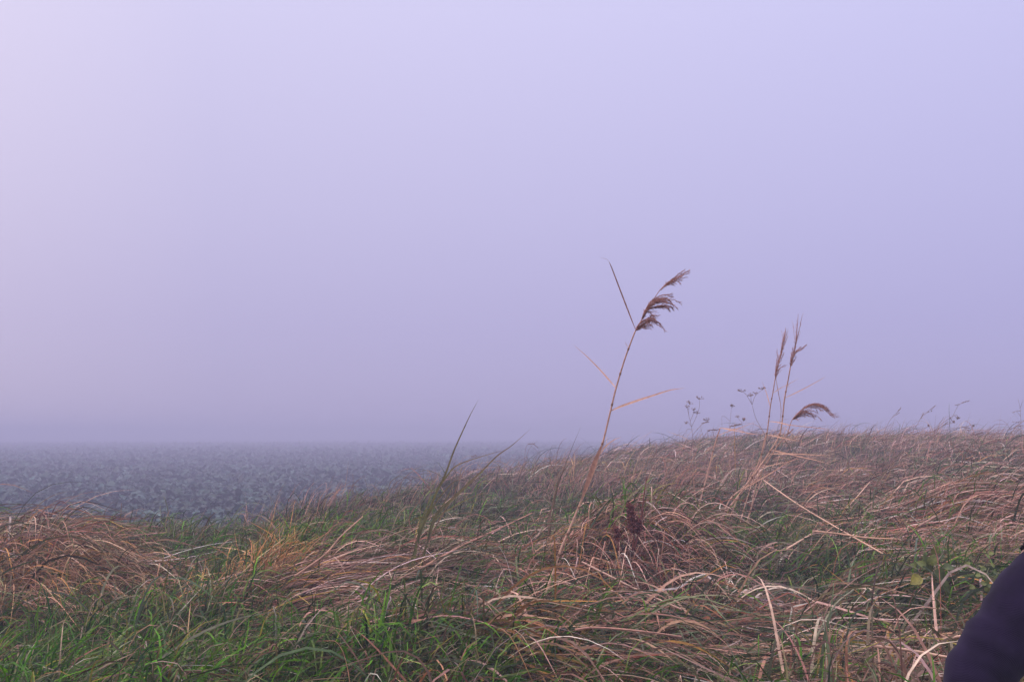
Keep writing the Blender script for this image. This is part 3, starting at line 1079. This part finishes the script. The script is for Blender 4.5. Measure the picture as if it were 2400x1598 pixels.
def zp(X_, Y_, z):
    return z((X_, Y_))[0]


def hd(z, X_, Y_, size, kind):
    a = z((X_, Y_))[0]
    return (a[0], a[1], size, kind)


weed("branched dead umbel weed standing in fog between the lone reed and clump", 15.0,
     [z5((240, 1110), (232, 1040), (222, 940), (200, 840), (212, 770)), z5((222, 950), (260, 860), (280, 790), (278, 740)), z5((222, 945), (190, 900), (178, 920)),
      z5((225, 960), (190, 960), (180, 985)), z5((215, 900), (240, 830), (230, 800)), z5((228, 1000), (290, 930), (330, 905), (350, 885)), z5((205, 860), (190, 800))],
     [hd(z5, 210, 775, .05, 'umbel'), hd(z5, 278, 740, .06, 'umbel'), hd(z5, 190, 800, .04, 'umbel'), hd(z5, 262, 845, .05, 'umbel'), hd(z5, 335, 895, .05, 'umbel'),
      hd(z5, 232, 820, .04, 'umbel'), hd(z5, 183, 918, .04, 'umbel')], 0.008)
weed("forked dead umbel weed leaning left out of the reed clump", 12.0,
     [z5((770, 1060), (755, 990), (700, 890), (680, 830), (664, 765)), z5((666, 775), (640, 730), (615, 695), (585, 675)), z5((665, 770), (658, 715)), z5((668, 780), (690, 715), (745, 665))],
     [hd(z5, 590, 685, .045, 'umbel'), hd(z5, 657, 716, .04, 'umbel'), hd(z5, 690, 700, .03, 'umbel'), hd(z5, 742, 668, .045, 'umbel')], 0.007)
weed("thin dead stem with one small round dark head in the fog", 15.0,
     [z5((490, 1080), (498, 980), (508, 880), (516, 800)), z5((506, 890), (450, 860), (445, 930))], [hd(z5, 517, 785, .045, 'ball'), hd(z5, 535, 788, .02, 'ball')], 0.006)
weed("low dead weed with drooping curled tips left of the clump", 13.5,
     [z5((305, 1130), (310, 1040), (330, 985), (365, 965), (400, 960)), z5((610, 1060), (600, 960), (590, 905)), z5((500, 960), (540, 925), (580, 950), (610, 985)), z5((310, 1030), (290, 940), (320, 910), (345, 908))],
     [hd(z5, 375, 965, .09, 0.1), hd(z5, 608, 885, .045, 'ball'), hd(z5, 540, 930, .09, 0.2), hd(z5, 320, 910, .06, 0.3), hd(z5, 560, 872, .03, 'umbel')], 0.006)
weed("wispy bent grass stem with two small spikelets on the crest", 17.0,
     [z6((350, 800), (385, 690), (435, 570), (500, 485), (545, 440), (583, 402)), z6((470, 520), (520, 480), (560, 460))],
     [hd(z6, 560, 422, .06, 0.85), hd(z6, 540, 470, .05, 0.5)], 0.008)
weed("slim dead stem with three spikelets above the purple bush", 16.0,
     [z6((560, 1000), (640, 850), (720, 700), (790, 590), (830, 510), (880, 440)), z6((830, 510), (900, 450), (950, 410), (1005, 372)), z6((880, 460), (955, 435))],
     [hd(z6, 975, 392, .06, 0.65), hd(z6, 918, 442, .022, 'ball'), hd(z6, 958, 434, .02, 'ball'), hd(z6, 840, 500, .06, 1.0)], 0.008)
weed("leaning dead thistle with two dark round heads on the crest", 15.0,
     [z6((930, 800), (990, 700), (1060, 585), (1110, 505)), z6((1000, 690), (1110, 600), (1180, 590), (1230, 570)), z6((1040, 640), (1180, 520), (1260, 480), (1285, 515)), z6((940, 790), (950, 690), (925, 615))],
     [hd(z6, 1285, 520, .05, 'ball'), hd(z6, 1230, 565, .042, 'ball'), hd(z6, 920, 612, .032, 'ball'), hd(z6, 1190, 517, .025, 'ball'), hd(z6, 1130, 590, .05, 0.6)], 0.009)
weed("fine arched stem with a long hanging spikelet near the thistle", 16.0,
     [z6((1100, 800), (1150, 680), (1210, 520), (1265, 400), (1320, 340), (1410, 312)), z6((1120, 700), (1230, 650), (1340, 632), (1400, 650), (1470, 615))],
     [hd(z6, 1365, 325, .085, 0.3), hd(z6, 1270, 358, .05, 0.2), hd(z6, 1470, 612, .035, 'ball'), hd(z6, 1375, 634, .07, -0.2), hd(z6, 1405, 668, .025, 'ball')], 0.006)
weed("pale dead weed with stacked spikelets at the photo's right edge", 17.0,
     [z6((2060, 800), (2055, 650), (2050, 500), (2040, 380), (2015, 280)), z6((2050, 500), (2000, 440), (1950, 452)), z6((1780, 790), (1810, 720), (1860, 640)), z6((2055, 680), (1990, 640), (1900, 660), (1860, 690)),
      z6((2056, 640), (2020, 575), (1950, 565)), z6((2045, 400), (2080, 300))],
     [hd(z6, 2025, 432, .05, 0.1), hd(z6, 1965, 448, .035, 0.4), hd(z6, 2020, 572, .045, 0.0), hd(z6, 1960, 565, .035, 0.0), hd(z6, 2030, 615, .07, 0.05), hd(z6, 1930, 655, .07, 0.5)], 0.007)
weed("low arching dead sprig lying over the crest beside the right edge", 15.0,
     [z6((1380, 790), (1440, 722), (1500, 710), (1600, 700)), z6((1870, 810), (1920, 770), (1990, 755), (2080, 760))],
     [hd(z6, 1520, 708, .10, 0.05), hd(z6, 1940, 765, .08, 0.2)], 0.007)
weed("hooked dead grass tip rising alone over the field edge", 17.0,
     [z7((1290, 700), (1295, 560), (1315, 480), (1355, 468), (1395, 490), (1415, 515)), z7((1490, 700), (1492, 640), (1495, 580))], [hd(z7, 1350, 470, .07, 0.1), hd(z7, 1390, 485, .06, -0.7)], 0.007)
weed("small dead sprig with a flat brown tip between the two olive shoots", 9.5,
     [z7((690, 860), (720, 740), (760, 650), (800, 600), (855, 580)), z7((800, 600), (770, 640))], [hd(z7, 825, 590, .035, 0.2), hd(z7, 820, 580, .03, 0.3)], 0.004)

# the purple-brown bushlet on the crest
b = at(2118, 1030, 27.0)
oo = (b[0], b[1], float(height(b[0], b[1])))
bush = thing("low_bush", oo, "small rounded purple brown bush on the foggy crest", "bush")
g = Geo()
for i in range(22):
    a = random.uniform(0, 2 * math.pi)
    tip = np.array(oo) + np.array([math.cos(a) * random.uniform(.05, .28), math.sin(a) * .25, random.uniform(.2, .5)])
    g.tube([np.array(oo), (np.array(oo) + tip) / 2 + np.array([0, 0, .06]), tip], .006, .002, WD, None, 4)
g.obj("twigs", M_REED, bush, oo)
g = Geo()
for i in range(900):
    a, rr, hh = random.uniform(0, 2 * math.pi), random.random() ** .5 * .34, random.random() ** .7
    p = np.array(oo) + np.array([math.cos(a) * rr * (1.2 - .5 * hh), math.sin(a) * rr * (1.2 - .5 * hh), .04 + hh * .34])
    k = random.uniform(.7, 1.4)
    g.lens(p, (random.gauss(0, 1), random.gauss(0, 1), random.gauss(.3, 1)), .06, .012, (0.20 * k, 0.125 * k, 0.11 * k))
g.obj("crown", M_REED, bush, oo)

# ------------------------------------------------------------------ dock seed head, broad-leaved plants
b = hit(1482, 1268)
YD = float(b[1]) - 0.75
b = at(1482, 1285, YD)
oo = (b[0], b[1], float(height(b[0], b[1])))
dock = thing("dock_plant", oo, "dead dock with dark red seed spike in the grass near the hollow", "dock")
g = Geo()
z2 = lambda *L: [(800 + a / 2.6225, 1000 + c / 2.6225) for a, c in L]
for s in ([(1482, 1290)] + z2((1800, 660), (1790, 560), (1770, 470)), [(1486, 1290)] + z2((1830, 640), (1850, 520), (1860, 420), (1880, 300)), [(1450, 1290)] + z2((1700, 690), (1690, 620))):
    g.tube(pts(s, YD), .006, .003, (0.20, 0.07, 0.055), None, 5)
g.obj("stem", M_REED, dock, oo)
for path, nn, sp in ((z2((1800, 650), (1785, 560), (1768, 470)), 420, .040), (z2((1835, 640), (1828, 560)), 110, .026), (z2((1700, 690), (1690, 620)), 120, .03)):
    g = Geo()
    S = smooth_line(pts(path, YD), 10)
    g.tube(S, .008, .005, (0.15, 0.052, 0.042), None, 6)
    for i in range(nn):
        u_ = random.random()
        p = S[int(u_ * (len(S) - 1))] + np.array([random.gauss(0, sp * .42), random.gauss(0, sp * .42), random.gauss(0, .012)]) * (1.15 - .7 * u_)
        k = random.uniform(.6, 1.4)
        g.lens(p, (random.gauss(0, .8), random.gauss(0, .8), random.gauss(.4, .8)), .022, .007, (0.155 * k, 0.052 * k, 0.042 * k))
    g.obj("seed_spike", M_REED, dock, oo)


def leafy(label, name, root_px, stems, leaves, cat):
    b = hit(*root_px)
    Y = float(b[1]) - 0.25
    bb = at(*root_px, Y)
    oo = (bb[0], bb[1], float(height(bb[0], bb[1])))
    t = thing(name, oo, label, cat)
    g = Geo()
    for s in stems:
        g.tube([np.array(oo)] + pts(s, Y, random.uniform(-.08, .08)), .005, .002, (0.12, 0.13, 0.04), None, 5)
    g.obj("stem", M_LEAF, t, oo)
    for (px, py, dx, dz, L, W, c) in leaves:
        g = Geo()
        p = at(px, py, Y + random.uniform(-.08, .05))
        g.leaf(p, (dx, random.uniform(-.5, .1), dz), L, W, c, (random.uniform(-.2, .2), -0.75, 0.65), .7, .05)
        g.obj("leaf", M_LEAF, t, oo)
    return t


YG, DG, MG = (0.235, 0.225, 0.04), (0.07, 0.10, 0.022), (0.13, 0.16, 0.035)
leafy("broad leaved weed with one yellow leaf in the straw left of the person", "bramble_plant", (2200, 1420),
      [[(2195, 1390), (2185, 1340), (2180, 1320)], [(2190, 1380), (2165, 1350), (2145, 1352)]],
      [(2160, 1352, -1, -.45, .070, .062, YG), (2150, 1330, -.7, .5, .05, .04, MG), (2188, 1300, .2, 1, .06, .04, MG), (2210, 1330, 1, .2, .07, .045, DG), (2180, 1325, .3, 1.0, .07, .05, MG), (2190, 1335, .8, -.7, .10, .07, DG), (2176, 1340, -.2, .9, .10, .06, DG),
       (2205, 1355, .5, -1, .10, .05, DG), (2195, 1385, -.2, -1, .08, .05, DG), (2170, 1330, -.8, .7, .06, .05, MG), (2200, 1395, .2, -1, .06, .03, YG)], "weed")
lv = []
for i in range(34):
    lv.append((2322 + random.gauss(0, 22), 1362 + random.gauss(0, 34), random.gauss(0, 1), random.gauss(.1, .8), random.uniform(.025, .05), random.uniform(.016, .028),
               random.choice([MG, MG, DG, (0.17, 0.19, 0.05)])))
leafy("small leaved green weed close beside the person's thigh", "chickweed_plant", (2320, 1420),
      [[(2318, 1390), (2312, 1350), (2318, 1330)], [(2325, 1380), (2340, 1340)], [(2315, 1390), (2300, 1365)], [(2325, 1390), (2335, 1370)]], lv, "weed")


# ------------------------------------------------------------------ tufts that stand out and long fallen stalks
def tuft(name, label, root_px, n, cols, e0, e1, L, W, az, spread, radius, lift=.1, k=(.3, .6), s=(.2, .4), group=None, mat=None, bow=25):
    b = hit(*root_px)
    r = rng.standard_normal((n, 2)) * radius * .5
    x, y = b[0] + r[:, 0], b[1] + r[:, 1]
    z = height(x, y)
    c = pick(cols, n, .15)
    V, F, K = blades(np.stack([x, y, z], -1), az + spread * rng.standard_normal(n), e0[0] + e0[1] * rng.standard_normal(n), e1[0] + e1[1] * rng.standard_normal(n),
                     U(*L, n), U(*W, n), c, np.clip(c * 1.2, 0, .75), U(*k, n), U(*s, n), R(bow) * rng.standard_normal(n), R(35) * rng.standard_normal(n),
                     R(50) * rng.standard_normal(n), U(0, lift, n), 12, .15)
    oo = np.array((b[0], b[1], float(height(b[0], b[1]))))
    ob = link(name, build_mesh(name, V - oo, F, K, mat or M_STRAW))
    ob.location = tuple(oo)
    return tag(ob, label, "grass tuft", group)


PALE = [(3, (0.50, 0.40, 0.36)), (2, (0.42, 0.30, 0.24)), (1, (0.56, 0.47, 0.45))]
ORANGE = [(3, (0.52, 0.245, 0.105)), (2, (0.40, 0.18, 0.065)), (1.4, (0.60, 0.36, 0.20)), (0.7, (0.10, 0.12, 0.025)), (1, (0.40, 0.28, 0.06))]
tuft("grass_tuft", "tuft of pale arching blades curling over left of the hollow's straw", (1700, 1420), 34, PALE, (R(50), R(9)), (R(-52), R(12)), (.5, .95), (.008, .020), R(8), R(24), .12, .05, k=(.35, .55), s=(.35, .6), bow=12)
tuft("grass_tuft", "upright orange tuft beside the green dip", (575, 1352), 520, ORANGE, (R(64), R(13)), (R(0), R(35)), (.25, .62), (.004, .010), R(30), R(55), .38, .05)
tuft("grass_tussock", "big straw tussock combed over to the right at the photo's left edge", (70, 1335), 3200, [(2.4, (0.40, 0.23, 0.14)), (3, (0.24, 0.13, 0.07)), (1, (0.58, 0.37, 0.26)), (2.4, (0.08, 0.04, 0.025)), (2.2, (0.07, 0.085, 0.025)), (1, (0.42, 0.21, 0.06)), (1, (0.12, 0.11, 0.04))], (R(46), R(16)), (R(-38), R(14)), (.4, .9), (.004, .010), R(-24), R(22), 0.75, .20)
tuft("grass_tussock", "overhanging straw tussock above the dark hollow", (1440, 1340), 1500, STRAW, (R(38), R(16)), (R(-42), R(16)), (.4, .9), (.004, .011), R(-25), R(40), .7, .2)
tuft("grass_tussock", "dense straw tussock below the crest at the photo's right edge", (2260, 1250), 2200, STRAW, (R(42), R(14)), (R(-34), R(14)), (.5, 1.05), (.005, .010), R(-8), R(22), 1.2, .25)
tuft("grass_tuft", "curly dead tuft hanging into the dark hollow", (1300, 1370), 60, [(1, (0.40, 0.25, 0.15)), (1, (0.30, 0.17, 0.09))], (R(62), R(10)), (R(-85), R(14)), (.35, .6), (.004, .008), R(-15), R(30), .16, .0)
tuft("grass_tuft", "small pale tuft of bent blades below the right tussock", (2215, 1290), 40, PALE, (R(36), R(10)), (R(-40), R(12)), (.5, .8), (.006, .012), R(-10), R(20), .2, .08, k=(.35, .55), s=(.35, .6), bow=12)
tuft("grass_tuft", "fan of long straw blades combed up to the right from the left green dip", (640, 1400), 420, STRAW, (R(30), R(8)), (R(-4), R(12)), (.6, 1.1), (.004, .010), R(18), R(14), .55, .2)
tuft("grass_tuft", "bunch of bright straw lying flat along the bottom right", (1820, 1560), 260, [(2, (0.50, 0.31, 0.20)), (1, (0.42, 0.24, 0.16)), (1, (0.55, 0.40, 0.28))], (R(16), R(7)), (R(-6), R(8)), (.6, 1.1), (.004, .009), R(-8), R(14), .6, .2)
tuft("grass_tuft", "bright green tuft in the bottom left corner", (90, 1585), 700, [(3, (0.075, 0.18, 0.010)), (2, (0.10, 0.22, 0.015)), (1, (0.04, 0.10, 0.01))], (R(72), R(14)), (R(20), R(30)), (.14, .34), (.006, .011), R(30), R(80), .36, .04, mat=M_GRASS)


def stalk(label, path, lift0, lift1, w, c):
    """one long fallen stalk whose ends rest in the grass"""
    a, b2 = path[0], path[-1]
    A, B = hit(*a, lift0), hit(*b2, lift1)
    A, B = at(*a, A[1] - .55), at(*b2, B[1] - .55)
    P = [at(p[0], p[1], A[1] + (B[1] - A[1]) * i / (len(path) - 1)) for i, p in enumerate(path)]
    g = Geo()
    g.tube(P, w * 1.25, w * .8, c, tuple(min(.8, k * 1.15) for k in c), 6)
    ob = g.obj("fallen_stalk", M_REED, None, A)
    ob.location = tuple(A)
    return tag(ob, label, "stalk", "fallen stalks on the straw")


z3 = lambda *L: [(1600 + a / 2.6225, 1000 + c / 2.6225) for a, c in L]
BR, RD = (0.64, 0.43, 0.31), (0.46, 0.24, 0.17)
stalk("long pale stalk slanting down to the right below the reed clump", z3((500, 330), (700, 470), (950, 620), (1230, 778)), .3, .22, .006, BR)
stalk("straight stalk rising to the right and crossing the long slanting one", z3((640, 750), (820, 640), (960, 550), (1150, 340)), .22, .35, .0055, BR)
stalk("flat pale stalk running right from the crossing of two stalks", z3((800, 640), (950, 655), (1130, 680), (1340, 690)), .25, .22, .006, (0.52, 0.33, 0.24))
stalk("long reddish stalk sloping up to the right below the green shoots", z2((520, 850), (760, 720), (980, 620), (1170, 530)), .2, .3, .006, RD)
stalk("dark leaning stalk sloping up from the left centre straw", z2((250, 1000), (420, 900), (560, 835), (760, 720)), .18, .25, .006, (0.24, 0.15, 0.10))
stalk("pale stalk sloping down over the dark hollow", z2((1480, 830), (1620, 900), (1820, 1000), (2090, 1120)), .3, .2, .0055, (0.46, 0.30, 0.24))
stalk("pink stalk lying level across the front of the dark hollow", z2((1440, 1245), (1560, 1232), (1800, 1250), (2090, 1288)), .2, .2, .005, (0.50, 0.28, 0.21))
stalk("short bright stalk lying level near the person's knee", z3((1180, 1345), (1400, 1372), (1690, 1425)), .2, .2, .0055, (0.56, 0.38, 0.30))
stalk("thin stalk slanting up to the right into the right tussock", z3((1450, 610), (1650, 490), (1830, 350), (2040, 190)), .25, .3, .0055, (0.42, 0.25, 0.19))
stalk("olive stalk leaning right at the centre bottom of the straw", z3((780, 1400), (850, 1240), (940, 1090), (1050, 1000)), .15, .3, .0055, (0.20, 0.20, 0.13))
stalk("pale broken stalk lying left of the person's thigh", z3((1590, 1305), (1680, 1290), (1770, 1270)), .2, .2, .006, (0.52, 0.34, 0.26))
stalk("straw stalk sloping up to the right in the left centre mat", [(690, 1350), (760, 1300), (800, 1255), (850, 1210)], .2, .3, .0055, (0.38, 0.22, 0.15))


# ------------------------------------------------------------------ the person stepping in at the right
M_DENIM = cloth_material("navy_trouser_cloth", (0.006, 0.0035, 0.014), (0.015, 0.0095, 0.033), 900, .06)
M_JACKET = cloth_material("black_jacket_cloth", (0.006, 0.005, 0.008), (0.010, 0.008, 0.012), 500, .0)
M_SKIN = plain_material("skin", (0.50, 0.31, 0.23), .5, .35, .15)
M_HAIR = plain_material("hair", (0.06, 0.035, 0.022), .5, .4)
M_SHOE = plain_material("boot_leather", (0.035, 0.025, 0.02), .5, .4)

PY = 2.6
GZ = float(height(1.65, PY))
po = np.array([1.66, PY + .09, GZ])
PERSON_AT = po
person = thing("person", po, "person in a black jacket and navy trousers stepping in from the right", "person")


def loft(rings, n=36, wr=None):
    """rings: (centre, radius across, radius deep) along a path; the tube stays open-framed by the path's tangent"""
    Cn = smooth_line([r[0] for r in rings], 10)
    m = len(Cn)
    uu = np.linspace(0, len(rings) - 1, m)
    ra = np.interp(uu, range(len(rings)), [r[1] for r in rings])
    rb = np.interp(uu, range(len(rings)), [r[2] for r in rings])
    V = []
    for i in range(m):
        t = Cn[min(i + 1, m - 1)] - Cn[max(i - 1, 0)]
        t /= np.linalg.norm(t)
        side = np.array([0, 1.0, 0]) - t * t[1]
        side /= np.linalg.norm(side)
        fwd = np.cross(side, t)
        for j in range(n):
            th = 2 * math.pi * j / n
            k = 1.0 + (wr(uu[i], th) if wr else 0)
            V.append(Cn[i] + (fwd * math.cos(th) * ra[i] + side * math.sin(th) * rb[i]) * k)
    F = [(i * n + j, i * n + (j + 1) % n, (i + 1) * n + (j + 1) % n, (i + 1) * n + j) for i in range(m - 1) for j in range(n)]
    F += [tuple(range(n - 1, -1, -1)), tuple((m - 1) * n + j for j in range(n))]
    return V, F


def folds(seed, amp):
    r = random.Random(seed)
    ph = [r.uniform(0, 6.28) for _ in range(8)]

    def f(u, th):
        s = 0.55 * math.sin(9.0 * u + 2.0 * math.sin(th + ph[0]) + ph[1]) + 0.35 * math.sin(17 * u + 3 * math.cos(th + ph[2]) + ph[3]) + 0.25 * math.sin(5 * u + 2 * th + ph[4])
        s += 0.2 * math.sin(31 * u + 2 * math.sin(2 * th + ph[5]))
        s = (abs(s) ** .75) * (1 if s > 0 else -1)
        near = 0.45 + 0.9 * math.exp(-((u - 3.0) / .8) ** 2) + 0.7 * math.exp(-((u - 0.6) / .6) ** 2) + 0.5 * math.exp(-((u - 5.2) / .6) ** 2)
        return amp * s * near
    return f


A3 = np.array
g = Geo()
for (yy, ring, sd) in ((PY, [((1.89, PY + .035, -.31), .11, .11), ((1.735, PY + .02, -.405), .112, .108), ((1.585, PY, -.462), .114, .105), ((1.440, PY, -.624), .098, .090),
                             ((1.358, PY, -.735), .084, .080), ((1.385, PY, -.90), .080, .076), ((1.43, PY, GZ + .08), .078, .074)], 3),
                       (PY + .19, [((1.85, PY + .135, -.20), .130, .125), ((1.83, PY + .15, -.315), .125, .115), ((1.775, PY + .17, -.50), .105, .098), ((1.745, PY + .19, -.70), .085, .082),
                                   ((1.80, PY + .19, -.80), .080, .078), ((1.885, PY + .19, -.95), .076, .074), ((1.95, PY + .19, GZ + .13), .076, .072)], 8)):
    V, F = loft(ring, 40, folds(sd, .055))
    g.add(V, F, (0, 0, 0))
tr = g.obj("trousers", M_DENIM, person, po)


# body: one continuous skinned surface
def skinned(name, verts, edges, radii, mat, parent, origin, root=0, levels=2):
    me = bpy.data.meshes.new(name)
    me.from_pydata([tuple(A3(v) - A3(origin)) for v in verts], edges, [])
    ob = link(name, me, parent)
    me.materials.append(mat)
    sk = ob.modifiers.new("skin", 'SKIN')
    sk.use_smooth_shade = True
    lay = me.skin_vertices[0].data
    for i, r in enumerate(radii):
        lay[i].radius = r if isinstance(r, tuple) else (r, r)
    lay[root].use_root = True
    ss = ob.modifiers.new("subdivision", 'SUBSURF')
    ss.levels = ss.render_levels = levels
    return ob


bv, be, br = [], [], []


def bj(p, r, parent=None):
    bv.append(p)
    br.append(r)
    if parent is not None:
        be.append((parent, len(bv) - 1))
    return len(bv) - 1


pel = bj((1.85, PY + .09, -.24), .115)
sp1 = bj((1.885, PY + .08, -.06), .09, pel)
sp2 = bj((1.885, PY + .09, .10), .098, sp1)
nk0 = bj((1.83, PY + .09, .235), .065, sp2)
nk1 = bj((1.815, PY + .09, .30), .052, nk0)
hd0 = bj((1.805, PY + .09, .375), .082, nk1)
hd1 = bj((1.81, PY + .09, .455), .086, hd0)
hd2 = bj((1.815, PY + .09, .51), .055, hd1)
for sgn, kx in ((-1, .03), (1, .14)):
    XB = 1.885
    y0 = PY + .09 + sgn * .18
    a0 = bj((XB + 0.000, y0 - sgn * .03, .155), .045, sp2)
    a1 = bj((XB + 0.030 - kx * .3, y0 + sgn * .05, -.09), .042, a0)
    a2 = bj((XB + 0.040 + kx * .6, y0 + sgn * .06, -.32), .032, a1)
    a3 = bj((XB + 0.035 + kx * .75, y0 + sgn * .06, -.385), .033, a2)
    for q, fl in enumerate((.072, .080, .075, .060)):
        bx = XB + 0.030 + kx * .8 + (q - 1.5) * .018
        f0 = bj((bx, y0 + sgn * .06, -.42), .0095, a3)
        f1 = bj((bx - .004, y0 + sgn * .052, -.42 - fl * .5), .0085, f0)
        bj((bx - .008, y0 + sgn * .035, -.42 - fl), .0072, f1)
    th0 = bj((XB + 0.005 + kx * .75, y0 + sgn * .05, -.385), .0105, a2)
    bj((XB + -0.015 + kx * .75, y0 + sgn * .04, -.43), .0085, th0)
for (yy, P) in ((PY + .02, [(1.65, -.34), (1.36, -.73), (1.43, GZ + .10)]), (PY + .18, [(1.82, -.33), (1.75, -.72), (1.95, GZ + .15)])):
    l0 = bj((P[0][0], yy, P[0][1]), .085, pel)
    l1 = bj((P[1][0], yy, P[1][1]), .055, l0)
    l2 = bj((P[2][0], yy, P[2][1]), .038, l1)
    bj((P[2][0] - .14, yy, P[2][1] - .06), .03, l2)
body = skinned("body", bv, be, br, M_SKIN, person, po, pel)

g = Geo()
V, F = loft([((1.712, PY + .0, -.415), .192, .14), ((1.745, PY + .01, -.345), .168, .15), ((1.82, PY + .04, -.24), .150, .155), ((1.90, PY + .07, -.08), .138, .175), ((1.885, PY + .08, .08), .145, .195), ((1.865, PY + .09, .17), .125, .19),
             ((1.832, PY + .09, .225), .085, .12), ((1.825, PY + .09, .275), .068, .075)], 40, folds(12, .008))
g.add(V, F, (0, 0, 0))
for sgn, kx in ((-1, .03), (1, .14)):
    XB = 1.885
    y0 = PY + .09 + sgn * .18
    V, F = loft([((XB - 0.005, y0 - sgn * .05, .185), .082, .075), ((XB + 0.015, y0 + sgn * .01, .06), .072, .066), ((XB + 0.030 - kx * .3, y0 + sgn * .05, -.09), .060, .058), ((XB + 0.030 + kx * .15, y0 + sgn * .058, -.21), .054, .052), ((XB + 0.040 + kx * .6, y0 + sgn * .06, -.325), .046, .044)], 24, folds(20 + sgn, .05))
    g.add(V, F, (0, 0, 0))
g.obj("jacket", M_JACKET, person, po)


def ellipsoid(g, c, r, n=20, m=14, keep=None):
    V = [A3(c) + A3([math.cos(2 * math.pi * j / n) * math.sin(math.pi * i / m) * r[0], math.sin(2 * math.pi * j / n) * math.sin(math.pi * i / m) * r[1], math.cos(math.pi * i / m) * r[2]]) for i in range(m + 1) for j in range(n)]
    F = [(i * n + j, (i + 1) * n + j, (i + 1) * n + (j + 1) % n, i * n + (j + 1) % n) for i in range(m) for j in range(n)]
    if keep:
        F = [f for f in F if all(keep(V[k]) for k in f)]
    g.add(V, F, (0, 0, 0))


g = Geo()
ellipsoid(g, (1.828, PY + .09, .455), (.108, .095, .102), keep=lambda v: v[0] > 1.755 + max(0, (.45 - v[2])) * .55 and v[2] > .37)
hair = g.obj("hair", M_HAIR, person, po)
sol = hair.modifiers.new("solid", 'SOLIDIFY')
sol.thickness = .012
g = Geo()
V, F = loft([((1.752, PY + .09, .445), .006, .007), ((1.742, PY + .09, .42), .009, .009), ((1.733, PY + .09, .402), .011, .013), ((1.742, PY + .09, .392), .006, .010)], 12)
g.add(V, F, (0, 0, 0))
g.obj("nose", M_SKIN, person, po)
for sgn in (-1, 1):
    g = Geo()
    ellipsoid(g, (1.732, PY + .09 + sgn * .031, .440), (.011, .013, .011), 12, 8)
    g.obj("eye", plain_material("eye_white", (.6, .6, .6), .2, .5), person, po)
    g = Geo()
    ellipsoid(g, (1.820, PY + .09 + sgn * .088, .425), (.018, .010, .032), 12, 10)
    g.obj("ear", M_SKIN, person, po)
g = Geo()
ellipsoid(g, (1.734, PY + .09, .363), (.010, .024, .008), 14, 8)
g.obj("mouth", plain_material("lips", (.40, .17, .15), .45, .35), person, po)
for (yy, ax, az_, tilt) in ((PY, 1.42, GZ, 0.0), (PY + .19, 1.94, GZ + .05, .35)):
    g = Geo()
    dx, dz = math.cos(tilt), -math.sin(tilt)
    V, F = loft([((ax + .055, yy, az_ + .05), .045, .036), ((ax, yy, az_ + .06), .058, .042), ((ax - .09 * dx, yy, az_ + .045 + .09 * dz), .042, .044), ((ax - .17 * dx, yy, az_ + .032 + .17 * dz), .030, .045), ((ax - .215 * dx, yy, az_ + .026 + .215 * dz), .015, .026)], 20)
    g.add(V, F, (0, 0, 0))
    V, F = loft([((ax + .01, yy, az_ + .04), .056, .045), ((ax + .012, yy, az_ + .20), .055, .050)], 20)
    g.add(V, F, (0, 0, 0))
    g.obj("boot", M_SHOE, person, po)

# ------------------------------------------------------------------ haze: one even box of fog round the ground and everything on it
HX, ZB, ZT = 640.0, -3.0, 1.75
hv = [(x, y, z) for x in (-HX, HX) for y in (-HX, HX) for z in (ZB, ZT)]
hf = [(0, 1, 3, 2), (4, 6, 7, 5), (0, 4, 5, 1), (2, 3, 7, 6), (0, 2, 6, 4), (1, 5, 7, 3)]
m, nt, out = new_mat("fog")
pv = nt.nodes.new("ShaderNodeVolumePrincipled")
pv.inputs["Color"].default_value = (0.465, 0.485, 0.675, 1)
pv.inputs["Density"].default_value = 0.0113
pv.inputs["Anisotropy"].default_value = 0.0
nt.links.new(pv.outputs[0], out.inputs["Volume"])
hm = build_mesh("haze", np.array(hv), hf, None, m, False)
tag(link("haze", hm), "even lavender evening fog lying over the field and bank", "fog", kind="stuff")
